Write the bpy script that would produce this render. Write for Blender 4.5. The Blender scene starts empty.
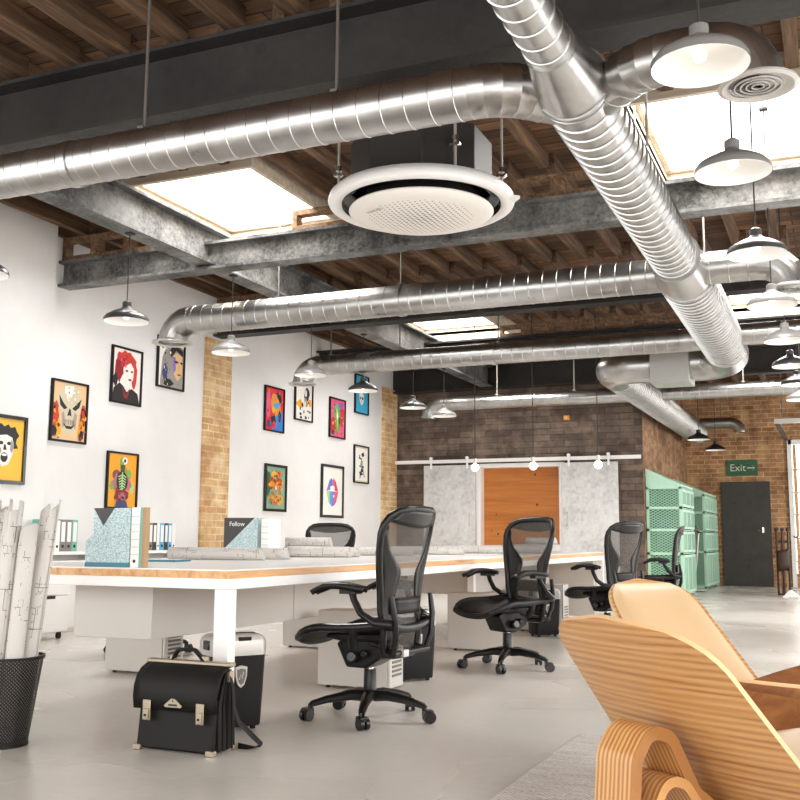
import bpy, bmesh, math, random
from mathutils import Vector, Matrix, Quaternion
PI = math.pi
random.seed(7)
SC = bpy.context.scene
COL = SC.collection
V = Vector

# ------------------------------------------------------------------ mesh building
class MB:
    def __init__(s): s.v = []; s.f = []; s.m = []
    def add(s, vs, fs, mat=0):
        o = len(s.v); s.v += [tuple(p) for p in vs]
        for f in fs: s.f.append(tuple(o + i for i in f)); s.m.append(mat)
        return s
    def box(s, x0, x1, y0, y1, z0, z1, mat=0, M=None):
        p = [V((x, y, z)) for z in (z0, z1) for y in (y0, y1) for x in (x0, x1)]
        if M is not None: p = [M @ q for q in p]
        return s.add(p, [(0, 2, 3, 1), (4, 5, 7, 6), (0, 1, 5, 4), (2, 6, 7, 3), (0, 4, 6, 2), (1, 3, 7, 5)], mat)
    def bar(s, a, b, w, h, mat=0, up=(0, 0, 1)):
        a = V(a); b = V(b); d = (b - a); L = d.length; d.normalize()
        u = V(up); x = d.cross(u)
        if x.length < 1e-4: x = d.cross(V((1, 0, 0)))
        x.normalize(); y = x.cross(d)
        M = Matrix((x, d, y)).transposed().to_4x4(); M.translation = a
        return s.box(-w / 2, w / 2, 0, L, -h / 2, h / 2, mat, M)
    def tube(s, pts, r, n=12, mat=0, cap=True, closed=False, sx=1.0, sy=1.0, up=None):
        pts = [V(p) for p in pts]; N = len(pts)
        rs = r if isinstance(r, (list, tuple)) else [r] * N
        T = []
        for i in range(N):
            if closed: t = pts[(i + 1) % N] - pts[i - 1]
            else: t = pts[min(i + 1, N - 1)] - pts[max(i - 1, 0)]
            if t.length < 1e-9: t = T[-1].copy() if T else V((0, 0, 1))
            T.append(t.normalized())
        t0 = T[0]
        a = V(up) if up else (V((0, 0, 1)) if abs(t0.z) < .9 else V((1, 0, 0)))
        x = (a - t0 * a.dot(t0)).normalized()
        vs = []
        for i in range(N):
            if i:
                q = T[i - 1].rotation_difference(T[i]); x = q @ x
                x = (x - T[i] * x.dot(T[i])).normalized()
            if up:
                xx = V(up) - T[i] * V(up).dot(T[i])
                if xx.length > 1e-3: x = xx.normalized()
            y = T[i].cross(x)
            for k in range(n):
                c = 2 * PI * k / n
                vs.append(pts[i] + x * (math.cos(c) * rs[i] * sx) + y * (math.sin(c) * rs[i] * sy))
        fs = []
        for i in range(N if closed else N - 1):
            j = (i + 1) % N
            for k in range(n):
                l = (k + 1) % n
                fs.append((i * n + k, i * n + l, j * n + l, j * n + k))
        if cap and not closed:
            fs.append(tuple(range(n - 1, -1, -1))); fs.append(tuple((N - 1) * n + k for k in range(n)))
        return s.add(vs, fs, mat)
    def cyl(s, a, b, r, n=16, mat=0, r2=None):
        return s.tube([a, b], [r, r if r2 is None else r2], n, mat)
    def lathe(s, prof, n=32, c=(0, 0, 0), mat=0, axis=None, closed=False):
        c = V(c); Q = axis.to_3x3() if axis is not None else Matrix.Identity(3)
        vs = []; P = len(prof)
        for r, z in prof:
            for k in range(n):
                a = 2 * PI * k / n
                vs.append(c + Q @ V((r * math.cos(a), r * math.sin(a), z)))
        fs = []
        for i in range(P if closed else P - 1):
            j = (i + 1) % P
            for k in range(n):
                l = (k + 1) % n
                fs.append((i * n + k, i * n + l, j * n + l, j * n + k))
        if not closed:
            if prof[0][0] > 1e-6: fs.append(tuple(range(n - 1, -1, -1)))
            if prof[-1][0] > 1e-6: fs.append(tuple((P - 1) * n + k for k in range(n)))
        return s.add(vs, fs, mat)
    def lathe_open(s, prof, n=32, c=(0, 0, 0), mat=0, axis=None):
        c = V(c); Q = axis.to_3x3() if axis is not None else Matrix.Identity(3)
        vs = [c + Q @ V((r * math.cos(2 * PI * k / n), r * math.sin(2 * PI * k / n), z)) for r, z in prof for k in range(n)]
        fs = [(i * n + k, i * n + (k + 1) % n, (i + 1) * n + (k + 1) % n, (i + 1) * n + k) for i in range(len(prof) - 1) for k in range(n)]
        return s.add(vs, fs, mat)
    def sphere(s, c, r, n=16, mat=0, sz=1.0):
        m = n // 2
        return s.lathe([(r * math.sin(PI * i / m) if 0 < i < m else 0.0005, -r * sz * math.cos(PI * i / m)) for i in range(m + 1)], n, c, mat)
    def prism(s, poly, a0, a1, plane='xy', mat=0):
        f = {'xy': lambda p, q, a: (p, q, a), 'xz': lambda p, q, a: (p, a, q), 'yz': lambda p, q, a: (a, p, q)}[plane]
        n = len(poly)
        vs = [f(p, q, a0) for p, q in poly] + [f(p, q, a1) for p, q in poly]
        fs = [tuple(range(n - 1, -1, -1)), tuple(range(n, 2 * n))] + [(i, (i + 1) % n, n + (i + 1) % n, n + i) for i in range(n)]
        return s.add(vs, fs, mat)
    def poly(s, pts, mat=0): return s.add(pts, [tuple(range(len(pts)))], mat)
    def grid(s, fn, nu, nv, mat=0, wrap=False):
        vs = [fn(i / nu, j / nv) for j in range(nv + 1) for i in range(nu + 1)]
        fs = [(j * (nu + 1) + i, j * (nu + 1) + i + 1, (j + 1) * (nu + 1) + i + 1, (j + 1) * (nu + 1) + i) for j in range(nv) for i in range(nu)]
        return s.add(vs, fs, mat)
    def build(s, name, mats, parent=None, bevel=0, smooth=True, solid=0, subd=0, sharp=35, loc=None, recalc=True, solid_off=-1):
        me = bpy.data.meshes.new(name)
        me.from_pydata(s.v, [], s.f)
        ms = mats if isinstance(mats, (list, tuple)) else [mats]
        for m in ms: me.materials.append(m)
        for p, m in zip(me.polygons, s.m): p.material_index = m
        if recalc:
            bm = bmesh.new(); bm.from_mesh(me); bmesh.ops.recalc_face_normals(bm, faces=bm.faces); bm.to_mesh(me); bm.free()
        if smooth:
            me.polygons.foreach_set('use_smooth', [True] * len(me.polygons))
            me.set_sharp_from_angle(angle=math.radians(sharp))
        me.update()
        o = bpy.data.objects.new(name, me); COL.objects.link(o)
        if parent: o.parent = parent
        if loc: o.location = loc
        if solid:
            k = o.modifiers.new('solid', 'SOLIDIFY'); k.thickness = solid; k.offset = solid_off
        if bevel:
            k = o.modifiers.new('bevel', 'BEVEL'); k.width = bevel; k.segments = 2; k.limit_method = 'ANGLE'; k.angle_limit = math.radians(40)
        if subd:
            k = o.modifiers.new('sub', 'SUBSURF'); k.levels = subd; k.render_levels = subd
        return o

def tag(o, label=None, cat=None, group=None, kind=None):
    if label: o['label'] = label
    if cat: o['category'] = cat
    if group: o['group'] = group
    if kind: o['kind'] = kind
    return o
def thing(name, label, cat, loc=(0, 0, 0), rz=0.0, group=None, kind=None):
    o = bpy.data.objects.new(name, None); COL.objects.link(o)
    o.empty_display_size = .1
    o.location = loc; o.rotation_euler = (0, 0, rz)
    return tag(o, label, cat, group, kind)
def dup(o, loc=None, rz=None, label=None, group=None, parent=None):
    c = o.copy(); COL.objects.link(c)
    if parent: c.parent = parent
    for ch in list(o.children): dup(ch, parent=c)
    if loc is not None: c.location = loc
    if rz is not None: c.rotation_euler = (0, 0, rz)
    if label: c['label'] = label
    if group: c['group'] = group
    return c
def rot(axis, a): return Matrix.Rotation(a, 4, axis)
def fillet(pts, R, n=6):
    pts = [V(p) for p in pts]; out = [pts[0]]
    for i in range(1, len(pts) - 1):
        r = R[i - 1] if isinstance(R, (list, tuple)) else R
        a, b, c = pts[i - 1], pts[i], pts[i + 1]
        d1 = (a - b).normalized(); d2 = (c - b).normalized()
        ang = d1.angle(d2)
        t = min(r / math.tan(ang / 2), (a - b).length * .98, (c - b).length * .98); r = t * math.tan(ang / 2)
        cen = b + (d1 + d2).normalized() * (r / math.sin(ang / 2))
        p1 = b + d1 * t; p2 = b + d2 * t
        u = p1 - cen; w = p2 - cen; tot = u.angle(w); ax = u.cross(w).normalized()
        for k in range(n + 1): out.append(cen + Quaternion(ax, tot * k / n) @ u)
    out.append(pts[-1]); return out
def arc(cx, cy, r, a0, a1, n): return [(cx + r * math.cos(a0 + (a1 - a0) * i / n), cy + r * math.sin(a0 + (a1 - a0) * i / n)) for i in range(n + 1)]
def rrect(x0, x1, y0, y1, r, n=4):
    return arc(x1 - r, y1 - r, r, 0, PI / 2, n) + arc(x0 + r, y1 - r, r, PI / 2, PI, n) + arc(x0 + r, y0 + r, r, PI, 1.5 * PI, n) + arc(x1 - r, y0 + r, r, 1.5 * PI, 2 * PI, n)
def text_mesh(body, size, mat, parent, name, M, extr=.001, align='CENTER'):
    cu = bpy.data.curves.new(name, 'FONT'); cu.body = body; cu.size = size; cu.extrude = extr; cu.align_x = align; cu.align_y = 'CENTER'
    ob = bpy.data.objects.new(name, cu); COL.objects.link(ob)
    bpy.context.view_layer.update()
    me = bpy.data.meshes.new_from_object(ob.evaluated_get(bpy.context.evaluated_depsgraph_get()))
    bpy.data.objects.remove(ob); me.transform(M); me.materials.clear(); me.materials.append(mat)
    o = bpy.data.objects.new(name, me); COL.objects.link(o)
    if parent: o.parent = parent
    return o

# ------------------------------------------------------------------ materials
class NT:
    def __init__(s, name):
        s.mat = bpy.data.materials.new(name); s.mat.use_nodes = True
        s.t = s.mat.node_tree; s.b = s.t.nodes['Principled BSDF']; s.out = s.t.nodes['Material Output']
    def n(s, typ, **kw):
        x = s.t.nodes.new(typ)
        for k, v in kw.items():
            if k.startswith('i_'):
                key = k[2:]; key = int(key) if key.isdigit() else key.replace('_', ' ')
                if hasattr(v, 'is_output') or isinstance(v, bpy.types.NodeSocket): s.t.links.new(v, x.inputs[key])
                else: x.inputs[key].default_value = v
            else: setattr(x, k, v)
        return x
    def link(s, a, b): s.t.links.new(a, b)
    def set(s, key, v):
        if isinstance(v, bpy.types.NodeSocket): s.link(v, s.b.inputs[key])
        else: s.b.inputs[key].default_value = v
    def math(s, op, a, b=0.0, c=None):
        kw = dict(i_0=a, i_1=b)
        if c is not None: kw['i_2'] = c
        return s.n('ShaderNodeMath', operation=op, **kw).outputs[0]
    def obj(s): return s.n('ShaderNodeTexCoord').outputs['Object']
    def sep(s, v): return s.n('ShaderNodeSeparateXYZ', i_0=v).outputs
    def comb(s, x, y, z): return s.n('ShaderNodeCombineXYZ', i_0=x, i_1=y, i_2=z).outputs[0]
    def scale(s, v, sc): return s.n('ShaderNodeMapping', i_Vector=v, i_Scale=sc).outputs[0]
    def noise(s, v, scale=5., detail=4., rough=.55, dist=0.): return s.n('ShaderNodeTexNoise', i_Vector=v, i_Scale=scale, i_Detail=detail, i_Roughness=rough, i_Distortion=dist).outputs[0]
    def ramp(s, f, stops, interp='LINEAR'):
        r = s.n('ShaderNodeValToRGB'); r.color_ramp.interpolation = interp
        e = r.color_ramp.elements
        while len(e) < len(stops): e.new(.5)
        for q, (p, c) in zip(e, stops): q.position = p; q.color = (*c, 1) if len(c) == 3 else c
        s.link(f, r.inputs[0]); return r.outputs[0]
    def mix(s, f, a, b, mode='MIX'):
        m = s.n('ShaderNodeMix', data_type='RGBA', blend_type=mode)
        for sock, v in ((m.inputs[0], f), (m.inputs[6], a), (m.inputs[7], b)):
            if isinstance(v, bpy.types.NodeSocket): s.link(v, sock)
            else: sock.default_value = (*v, 1) if isinstance(v, (tuple, list)) and len(v) == 3 else v
        return m.outputs[2]
    def bump(s, h, strength=.2, dist=.01):
        s.set('Normal', s.n('ShaderNodeBump', i_Strength=strength, i_Distance=dist, i_Height=h).outputs[0])
    def holes(s, mask):
        tr = s.n('ShaderNodeBsdfTransparent'); mx = s.n('ShaderNodeMixShader', i_0=mask)
        s.link(tr.outputs[0], mx.inputs[1]); s.link(s.b.outputs[0], mx.inputs[2]); s.link(mx.outputs[0], s.out.inputs[0])
def srgb(h):
    h = h.lstrip('#'); c = [int(h[i:i + 2], 16) / 255 for i in (0, 2, 4)]
    return tuple(x / 12.92 if x <= .04045 else ((x + .055) / 1.055) ** 2.4 for x in c)
def flat(name, col, rough=.5, metal=0., spec=.5, var=.06, coat=0.):
    t = NT(name); c = srgb(col) if isinstance(col, str) else col
    if var:
        n = t.noise(t.obj(), 9, 3)
        t.set('Base Color', t.mix(n, tuple(x * (1 - var) for x in c), tuple(min(1, x * (1 + var)) for x in c)))
    else: t.set('Base Color', (*c, 1))
    t.set('Roughness', rough); t.set('Metallic', metal); t.set('Specular IOR Level', spec); t.set('Coat Weight', coat)
    return t.mat
def emit(name, col, st):
    t = NT(name); t.set('Base Color', (*col, 1)); t.set('Emission Color', (*col, 1)); t.set('Emission Strength', st); return t.mat
def brick(name, plane, c1, c2, mortar, bw, bh, ms=.012, rough=.85, dark=None, tint=None):
    t = NT(name); o = t.sep(t.obj())
    v = t.comb(o[0] if plane == 'xz' else o[1], o[2], 0.0)
    vd = t.n('ShaderNodeVectorMath', operation='ADD', i_0=v, i_1=t.scale(t.n('ShaderNodeTexNoise', i_Vector=v, i_Scale=14.).outputs[1], (.006, .006, 0))).outputs[0]
    b = t.n('ShaderNodeTexBrick', i_Vector=vd, i_Color1=(*c1, 1), i_Color2=(*c2, 1), i_Mortar=(*mortar, 1), i_Scale=1., i_Mortar_Size=ms, i_Mortar_Smooth=.3, i_Bias=0., i_Brick_Width=bw, i_Row_Height=bh)
    col = b.outputs[0]
    n = t.noise(v, 6, 6, .65)
    col = t.mix(.55, col, t.ramp(n, [(.3, (.25, .25, .25)), (.7, (.8, .8, .8))]), 'OVERLAY')
    if dark:
        n2 = t.noise(v, 1.7, 5, .7); col = t.mix(t.ramp(n2, [(.42, (0, 0, 0)), (.62, (1, 1, 1))]), col, t.mix(.6, col, dark))
    if tint:
        n3 = t.noise(v, 3.1, 3); col = t.mix(t.ramp(n3, [(.5, (0, 0, 0)), (.7, (1, 1, 1))]), col, t.mix(.5, col, tint))
    t.set('Base Color', col); t.set('Roughness', rough); t.set('Specular IOR Level', .25)
    t.bump(t.math('ADD', t.math('MULTIPLY', b.outputs[1], -1.), t.math('MULTIPLY', n, .5)), .6, .012)
    return t.mat
def wood(name, stops, axis='x', sc=1., rough=.55, knots=0., wave=False, coat=0.):
    t = NT(name); o = t.obj()
    s = {'x': (.6, 9, 9), 'y': (9, .6, 9), 'z': (9, 9, .6)}[axis]
    v = t.scale(o, tuple(k * sc for k in s))
    f = t.noise(v, 2.2, 7, .62, .6)
    if wave:
        v2 = t.scale(o, {'x': (.5, 4, 4), 'y': (4, .5, 4), 'z': (4, 4, .5)}[axis])
        w = t.n('ShaderNodeTexWave', bands_direction='DIAGONAL', i_Vector=v2, i_Scale=1.6 * sc, i_Distortion=5., i_Detail=3., i_Detail_Scale=1.2).outputs[1]
        f = t.math('ADD', t.math('MULTIPLY', f, .5), t.math('MULTIPLY', w, .5))
    col = t.ramp(f, stops)
    if knots:
        vo = t.n('ShaderNodeTexVoronoi', i_Vector=t.scale(o, (knots, knots, knots)), i_Scale=1.).outputs[0]
        col = t.mix(t.ramp(vo, [(.08, (1, 1, 1)), (.12, (0, 0, 0))]), col, tuple(c * .18 for c in stops[0][1]))
    t.set('Base Color', col); t.set('Roughness', rough); t.bump(f, .12, .004); t.set('Coat Weight', coat)
    return t.mat
M = {}
def mats():
    # concrete floor
    t = NT('polished_concrete'); o = t.obj()
    n1 = t.noise(o, .55, 2, .5); n2 = t.noise(t.scale(o, (1.2, 7, 1)), 1.6, 5, .6); n3 = t.noise(o, 22, 1, .5)
    c = t.ramp(n1, [(.3, srgb('c4beb5')), (.5, srgb('cfc9c1')), (.72, srgb('dbd7d0'))])
    c = t.mix(.05, c, t.ramp(n2, [(.3, (.35, .35, .35)), (.7, (.65, .65, .65))]), 'OVERLAY')
    c = t.mix(t.math('MULTIPLY', n3, .16), c, srgb('8f877c'))
    t.set('Base Color', c); t.set('Roughness', t.ramp(n1, [(.3, (.22, .22, .22)), (.7, (.34, .34, .34))])); t.set('Specular IOR Level', .5) ; M['floor'] = t.mat
    t = NT('white_plaster'); o = t.obj(); n = t.noise(o, 1.3, 5, .6); n2 = t.noise(o, 30, 3)
    t.set('Base Color', t.ramp(n, [(.3, srgb('dbd9d7')), (.7, srgb('e5e4e2'))])); t.set('Roughness', .75); t.bump(n2, .08, .004); M['plaster'] = t.mat
    M['brick_exit'] = brick('brown_brick', 'xz', srgb('c4966c'), srgb('9d6d49'), srgb('d0b795'), .25, .09, .009, dark=srgb('5e3c26'), tint=srgb('d0a878'))
    M['brick_side'] = brick('brown_brick_side', 'yz', srgb('a88564'), srgb('86634a'), srgb('9b7f62'), .23, .078, .007, dark=srgb('4e3526'))
    M['brick_tan'] = brick('tan_brick', 'yz', srgb('dcbc8c'), srgb('c39a68'), srgb('e2cdab'), .23, .085, .009, dark=srgb('a87448'), tint=srgb('ecd9b4'))
    M['brick_tan_end'] = brick('tan_brick_end', 'xz', srgb('d3b384'), srgb('b78e60'), srgb('dcc7a4'), .23, .085, .009, dark=srgb('a0703f'))
    M['brick_dark'] = brick('charred_brick', 'xz', srgb('76675c'), srgb('554840'), srgb('4a403a'), .46, .105, .006, dark=srgb('3d3530'), tint=srgb('96806e'))
    # roof boards & joists
    t = NT('old_roof_boards'); o = t.sep(t.obj()); v = t.comb(o[0], o[1], 0.)
    b = t.n('ShaderNodeTexBrick', i_Vector=v, i_Color1=(*srgb('8a684a'), 1), i_Color2=(*srgb('402e21'), 1), i_Mortar=(.012, .008, .005, 1), i_Scale=1., i_Mortar_Size=.006, i_Brick_Width=.62, i_Row_Height=.15, i_Bias=-.1)
    n = t.noise(t.scale(v, (1.2, 14, 1)), 2., 7, .65)
    c = t.mix(.75, b.outputs[0], t.ramp(n, [(.3, (.15, .13, .12)), (.7, (.75, .72, .7))]), 'OVERLAY')
    n2 = t.noise(v, 1.1, 4); c = t.mix(t.ramp(n2, [(.48, (0, 0, 0)), (.64, (.85, .85, .85))]), c, srgb('46301f'))
    t.set('Base Color', c); t.set('Roughness', .85); t.bump(n, .3, .01); M['boards'] = t.mat
    M['joist'] = wood('aged_joist_timber', [(.28, srgb('2a1e16')), (.5, srgb('5e4631')), (.72, srgb('8c6b4c'))], 'y', 1., .85)
    M['oldwood'] = wood('reclaimed_timber', [(.3, srgb('523a28')), (.5, srgb('7d6046')), (.7, srgb('9f8264'))], 'y', 1.3, .8)
    M['palewood'] = wood('pale_skylight_timber', [(.3, srgb('b7a48b')), (.6, srgb('d5c8b4')), (.8, srgb('e6dece'))], 'x', 1., .6)
    # steel
    def steel(nm, lo, hi, p0, p1):
        t = NT(nm); o = t.obj(); n = t.noise(o, 1.6, 8, .68); n2 = t.noise(o, 26, 5, .75)
        f = t.math('ADD', t.math('MULTIPLY', n, .62), t.math('MULTIPLY', n2, .38))
        t.set('Base Color', t.ramp(f, [(p0, lo), (p1, hi)])); t.set('Roughness', t.ramp(n2, [(.3, (.45, .45, .45)), (.7, (.7, .7, .7))])); t.set('Metallic', .25); t.bump(n2, .15, .006)
        return t.mat
    M['steel_dark'] = steel('blackened_steel', srgb('1b1918'), srgb('3f3c39'), .35, .75)
    M['steel_grey'] = steel('worn_grey_steel', srgb('333332'), srgb('a3a29f'), .42, .66)
    t = NT('galvanised_duct'); o = t.obj(); n = t.noise(o, 5, 5, .6); n2 = t.noise(t.scale(o, (40, 40, 40)), 2, 3)
    t.set('Base Color', t.ramp(n, [(.3, srgb('a9a8a6')), (.7, srgb('c1c0be'))])); t.set('Metallic', 1.); t.set('Roughness', t.ramp(n, [(.3, (.27, .27, .27)), (.7, (.34, .34, .34))])); M['duct'] = t.mat
    M['duct_box'] = flat('green_grey_sheet_metal', 'b9b8b3', .4, .5)
    M['rod'] = flat('grey_hanger_rod', '77706a', .5, .6)
    M['rod_white'] = flat('pale_hanger_rod', 'bdb8b0', .5, .3)
    M['white'] = flat('white_lacquer', 'efedea', .35, var=.01)
    M['white_metal'] = flat('white_powder_coat', 'f1efec', .4, var=.01)
    M['grey_panel'] = flat('light_grey_panel', 'c9c4bd', .45, var=.02)
    M['grey_side'] = flat('warm_grey_steel_case', 'cdc8c1', .4, var=.02)
    M['vent'] = flat('dark_vent', '6d675f', .5)
    M['oak'] = wood('oak_edge', [(.3, srgb('b98352')), (.5, srgb('d9a873')), (.72, srgb('e8c295'))], 'y', .9, .5)
    M['black_plastic'] = flat('black_plastic', '171615', .38, spec=.25, var=.1)
    M['graphite'] = flat('graphite_plastic', '1a1918', .28, spec=.3, var=.08)
    M['gloss_black'] = flat('gloss_black', '1b1a19', .18, var=0)
    M['black_soft'] = flat('black_leather', '191715', .55, spec=.2, var=.12)
    M['black_soft2'] = flat('black_strap', '191715', .55, spec=.2, var=.1)
    M['chrome'] = flat('chrome', 'e4e2de', .15, 1., var=0)
    M['brass'] = flat('antique_brass', 'a39783', .4, .65, var=.1)
    M['silver'] = flat('silver_plastic', 'c6c3be', .35, .3, var=.03)
    M['lamp_dark'] = flat('grey_enamel_lamp', '434444', .32, 0, var=.03, coat=.15)
    M['lamp_black'] = flat('black_enamel_lamp', '222120', .3, 0, var=.03)
    M['lamp_grey'] = flat('light_grey_enamel', '7d7b78', .3, 0, var=.03, coat=.3)
    M['lamp_in'] = flat('white_enamel_inside', 'f3f2ef', .3, var=0)
    M['cord'] = flat('black_cord', '2d2b29', .6, var=0)
    M['bulb'] = emit('frosted_bulb', (1., .93, .82), 2.2)
    M['glow'] = emit('glowing_globe_bulb', (1., .95, .88), 6.)
    t = NT('chair_mesh'); o = t.sep(t.obj())
    w = t.math('SINE', t.math('MULTIPLY', o[2], 420.)); w2 = t.math('SINE', t.math('MULTIPLY', o[1], 420.))
    m = t.math('ADD', .7, t.math('MULTIPLY', t.math('MULTIPLY', w, w2), .2))
    t.set('Base Color', (*srgb('4f4a45'), 1)); t.set('Roughness', .6); t.holes(m); M['chair_mesh'] = t.mat
    M['seat_mesh'] = flat('black_seat_weave', '141312', .55, spec=.2, var=.2)
    # bin mesh
    t = NT('perforated_black_steel'); o = t.sep(t.obj())
    an = t.math('MULTIPLY', t.math('ARCTAN2', o[1], o[0]), 62.); zz = t.math('MULTIPLY', o[2], 420.)
    a1 = t.math('SINE', t.math('ADD', an, zz)); a2 = t.math('SINE', t.math('SUBTRACT', an, zz))
    m = t.math('MAXIMUM', t.math('GREATER_THAN', a1, -.25), t.math('GREATER_THAN', a2, -.25))
    t.set('Base Color', (*srgb('2f2b29'), 1)); t.set('Roughness', .4); t.set('Metallic', .5); t.holes(m); M['bin_mesh'] = t.mat
    # blueprint paper, roll axis along local z
    t = NT('printed_plan_paper'); o = t.sep(t.obj())
    an = t.math('MULTIPLY', t.math('ARCTAN2', o[1], o[0]), .05)
    inf = t.n('ShaderNodeObjectInfo').outputs['Random']
    v = t.comb(t.math('ADD', an, t.math('MULTIPLY', inf, 7.)), t.math('ADD', o[2], t.math('MULTIPLY', inf, 3.)), 0.)
    def lines(bw, bh, ms, off):
        b = t.n('ShaderNodeTexBrick', i_Vector=v, i_Scale=1., i_Mortar_Size=ms, i_Mortar_Smooth=0., i_Brick_Width=bw, i_Row_Height=bh, i_Color1=(0, 0, 0, 1), i_Color2=(0, 0, 0, 1), i_Mortar=(1, 1, 1, 1)); b.offset = off
        return b.outputs[1]
    l1 = lines(.06, .09, .0016, .37); l2 = lines(.024, .033, .0012, .5)
    g1 = t.math('GREATER_THAN', t.noise(v, 7, 1), .54); g2 = t.math('GREATER_THAN', t.noise(v, 12, 2), .59)
    ink = t.math('MAXIMUM', t.math('MULTIPLY', l1, g1), t.math('MULTIPLY', l2, g2))
    tx = t.math('GREATER_THAN', t.noise(t.scale(v, (160, 60, 1)), 1., 2), .63); tm = t.math('GREATER_THAN', t.noise(v, 11, 1), .64)
    ink = t.math('MAXIMUM', ink, t.math('MULTIPLY', tx, tm))
    t.set('Base Color', t.mix(t.math('MULTIPLY', ink, .75), srgb('c9c4be'), srgb('3f3a36'))); t.set('Roughness', .7); M['plan'] = t.mat
    # speckled teal card
    t = NT('teal_speckled_card'); n = t.noise(t.obj(), 210, 2, .6)
    t.set('Base Color', t.ramp(n, [(.36, srgb('7fa3aa')), (.5, srgb('b3cacc')), (.64, srgb('dbe5e4'))])); t.set('Roughness', .6); M['speckle'] = t.mat
    M['teal'] = flat('teal_card', '3f7b8c', .5); M['card_dark'] = flat('charcoal_card', '35322f', .5); M['paper'] = flat('white_paper', 'ecebe7', .7, var=.01)
    M['kraft'] = flat('kraft_board', 'b08f68', .7); M['blue_card'] = flat('bright_blue_card', '58a9d6', .5); M['grey_card'] = flat('grey_card', '7c7873', .5); M['green_card'] = flat('green_teal_card', '6fae9e', .5)
    M['ink'] = flat('black_ink', '1d1b1a', .6, var=0)
    # concrete barn doors
    t = NT('cast_concrete_panel'); o = t.obj(); n = t.noise(o, 2.1, 6, .65); n2 = t.noise(o, 17, 4, .7)
    f = t.math('ADD', t.math('MULTIPLY', n, .5), t.math('MULTIPLY', n2, .5))
    t.set('Base Color', t.ramp(f, [(.36, srgb('a8a7a5')), (.5, srgb('c9c8c6')), (.66, srgb('dad9d7'))])); t.set('Roughness', .7); t.bump(n2, .1, .005); M['concrete'] = t.mat
    M['orange_ply'] = wood('varnished_orange_pine', [(.3, srgb('9c5a1e')), (.5, srgb('b66c27')), (.75, srgb('c58038'))], 'x', .6, .5, knots=5.)
    t = NT('distressed_black_door'); o = t.obj(); n = t.noise(o, 3.2, 8, .7); n2 = t.noise(t.scale(o, (14, 14, 9)), 1., 4, .7)
    t.set('Base Color', t.mix(t.ramp(n2, [(.62, (0, 0, 0)), (.7, (1, 1, 1))]), t.ramp(n, [(.3, srgb('332f2b')), (.7, srgb('45403b'))]), srgb('1c1a18'))); t.set('Roughness', .6); M['door_black'] = t.mat
    M['mint'] = flat('mint_green_steel', 'b2d9c1', .4, var=.03)
    t = NT('mint_expanded_mesh'); o = t.sep(t.obj()); h = t.math('ADD', o[0], o[1])
    a = t.math('MULTIPLY', h, 85.); z = t.math('MULTIPLY', o[2], 150.)
    m = t.math('MAXIMUM', t.math('GREATER_THAN', t.math('SINE', t.math('ADD', a, z)), .7), t.math('GREATER_THAN', t.math('SINE', t.math('SUBTRACT', a, z)), .7))
    t.set('Base Color', (*srgb('9fcdb0'), 1)); t.set('Roughness', .45); t.holes(m); M['mint_mesh'] = t.mat
    M['mint_shaded'] = flat('shade_tinted_mint_liner', '4f7a62', .6)  # mint darkened so the colour itself carries the shade inside the lockers
    M['sign_green'] = flat('exit_sign_green', '1f5a38', .4, var=.03); M['sign_letter'] = flat('sign_lettering', 'd9cfbf', .5, var=0)
    # shell chair
    t = NT('shell_chair_veneer'); o = t.obj()
    f = t.noise(t.scale(o, (1.1, 2.4, 62)), 1.2, 7, .66, 1.0)
    w = t.n('ShaderNodeTexWave', bands_direction='Z', i_Vector=t.scale(o, (1.2, 1.8, 21.)), i_Scale=1., i_Distortion=5.5, i_Detail=4., i_Detail_Scale=.9).outputs[1]
    f2 = t.math('ADD', t.math('MULTIPLY', f, .72), t.math('MULTIPLY', w, .28))
    t.set('Base Color', t.ramp(f2, [(.26, srgb('94673f')), (.4, srgb('b38151')), (.6, srgb('c39560')), (.8, srgb('cda371'))])); t.set('Roughness', .38); t.set('Coat Weight', .1); M['veneer'] = t.mat
    t = NT('laminated_edge'); o = t.sep(t.obj()); w = t.math('SINE', t.math('MULTIPLY', o[1], 520.))
    f = t.noise(t.scale(t.obj(), (3, 40, 3)), 1.5, 4)
    t.set('Base Color', t.mix(t.ramp(t.math('ADD', t.math('MULTIPLY', w, .35), f), [(.25, (0, 0, 0)), (.7, (1, 1, 1))]), srgb('a06d3c'), srgb('cf9c60'))); t.set('Roughness', .4); M['laminate'] = t.mat
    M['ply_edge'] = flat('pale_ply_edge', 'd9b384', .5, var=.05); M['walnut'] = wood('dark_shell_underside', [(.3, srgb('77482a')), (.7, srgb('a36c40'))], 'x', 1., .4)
    M['tan_leather'] = flat('beige_leather', 'cbab82', .42, var=.03)
    t = NT('woven_grey_rug'); o = t.sep(t.obj())
    a = t.math('SINE', t.math('MULTIPLY', o[1], 260.)); b = t.math('SINE', t.math('MULTIPLY', o[0], 300.)); f = t.math('MULTIPLY', a, b)
    n = t.noise(t.scale(t.obj(), (3, 14, 1)), 2., 5, .65); n4 = t.noise(t.scale(t.obj(), (60, 130, 1)), 1., 2, .7)
    k = t.math('ADD', t.math('MULTIPLY', n4, .6), t.math('ADD', t.math('MULTIPLY', n, .4), t.math('MULTIPLY', f, .1)))
    t.set('Base Color', t.ramp(k, [(.3, srgb('8f8881')), (.5, srgb('c0b9b1')), (.68, srgb('dcd7d1'))])); t.set('Roughness', .95); t.bump(f, .5, .004); M['rug'] = t.mat
    t = NT('skylight_glass'); g = t.n('ShaderNodeBsdfGlossy'); g.inputs['Roughness'].default_value = .05; tr = t.n('ShaderNodeBsdfTransparent'); mx = t.n('ShaderNodeMixShader', i_0=.05)
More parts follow.
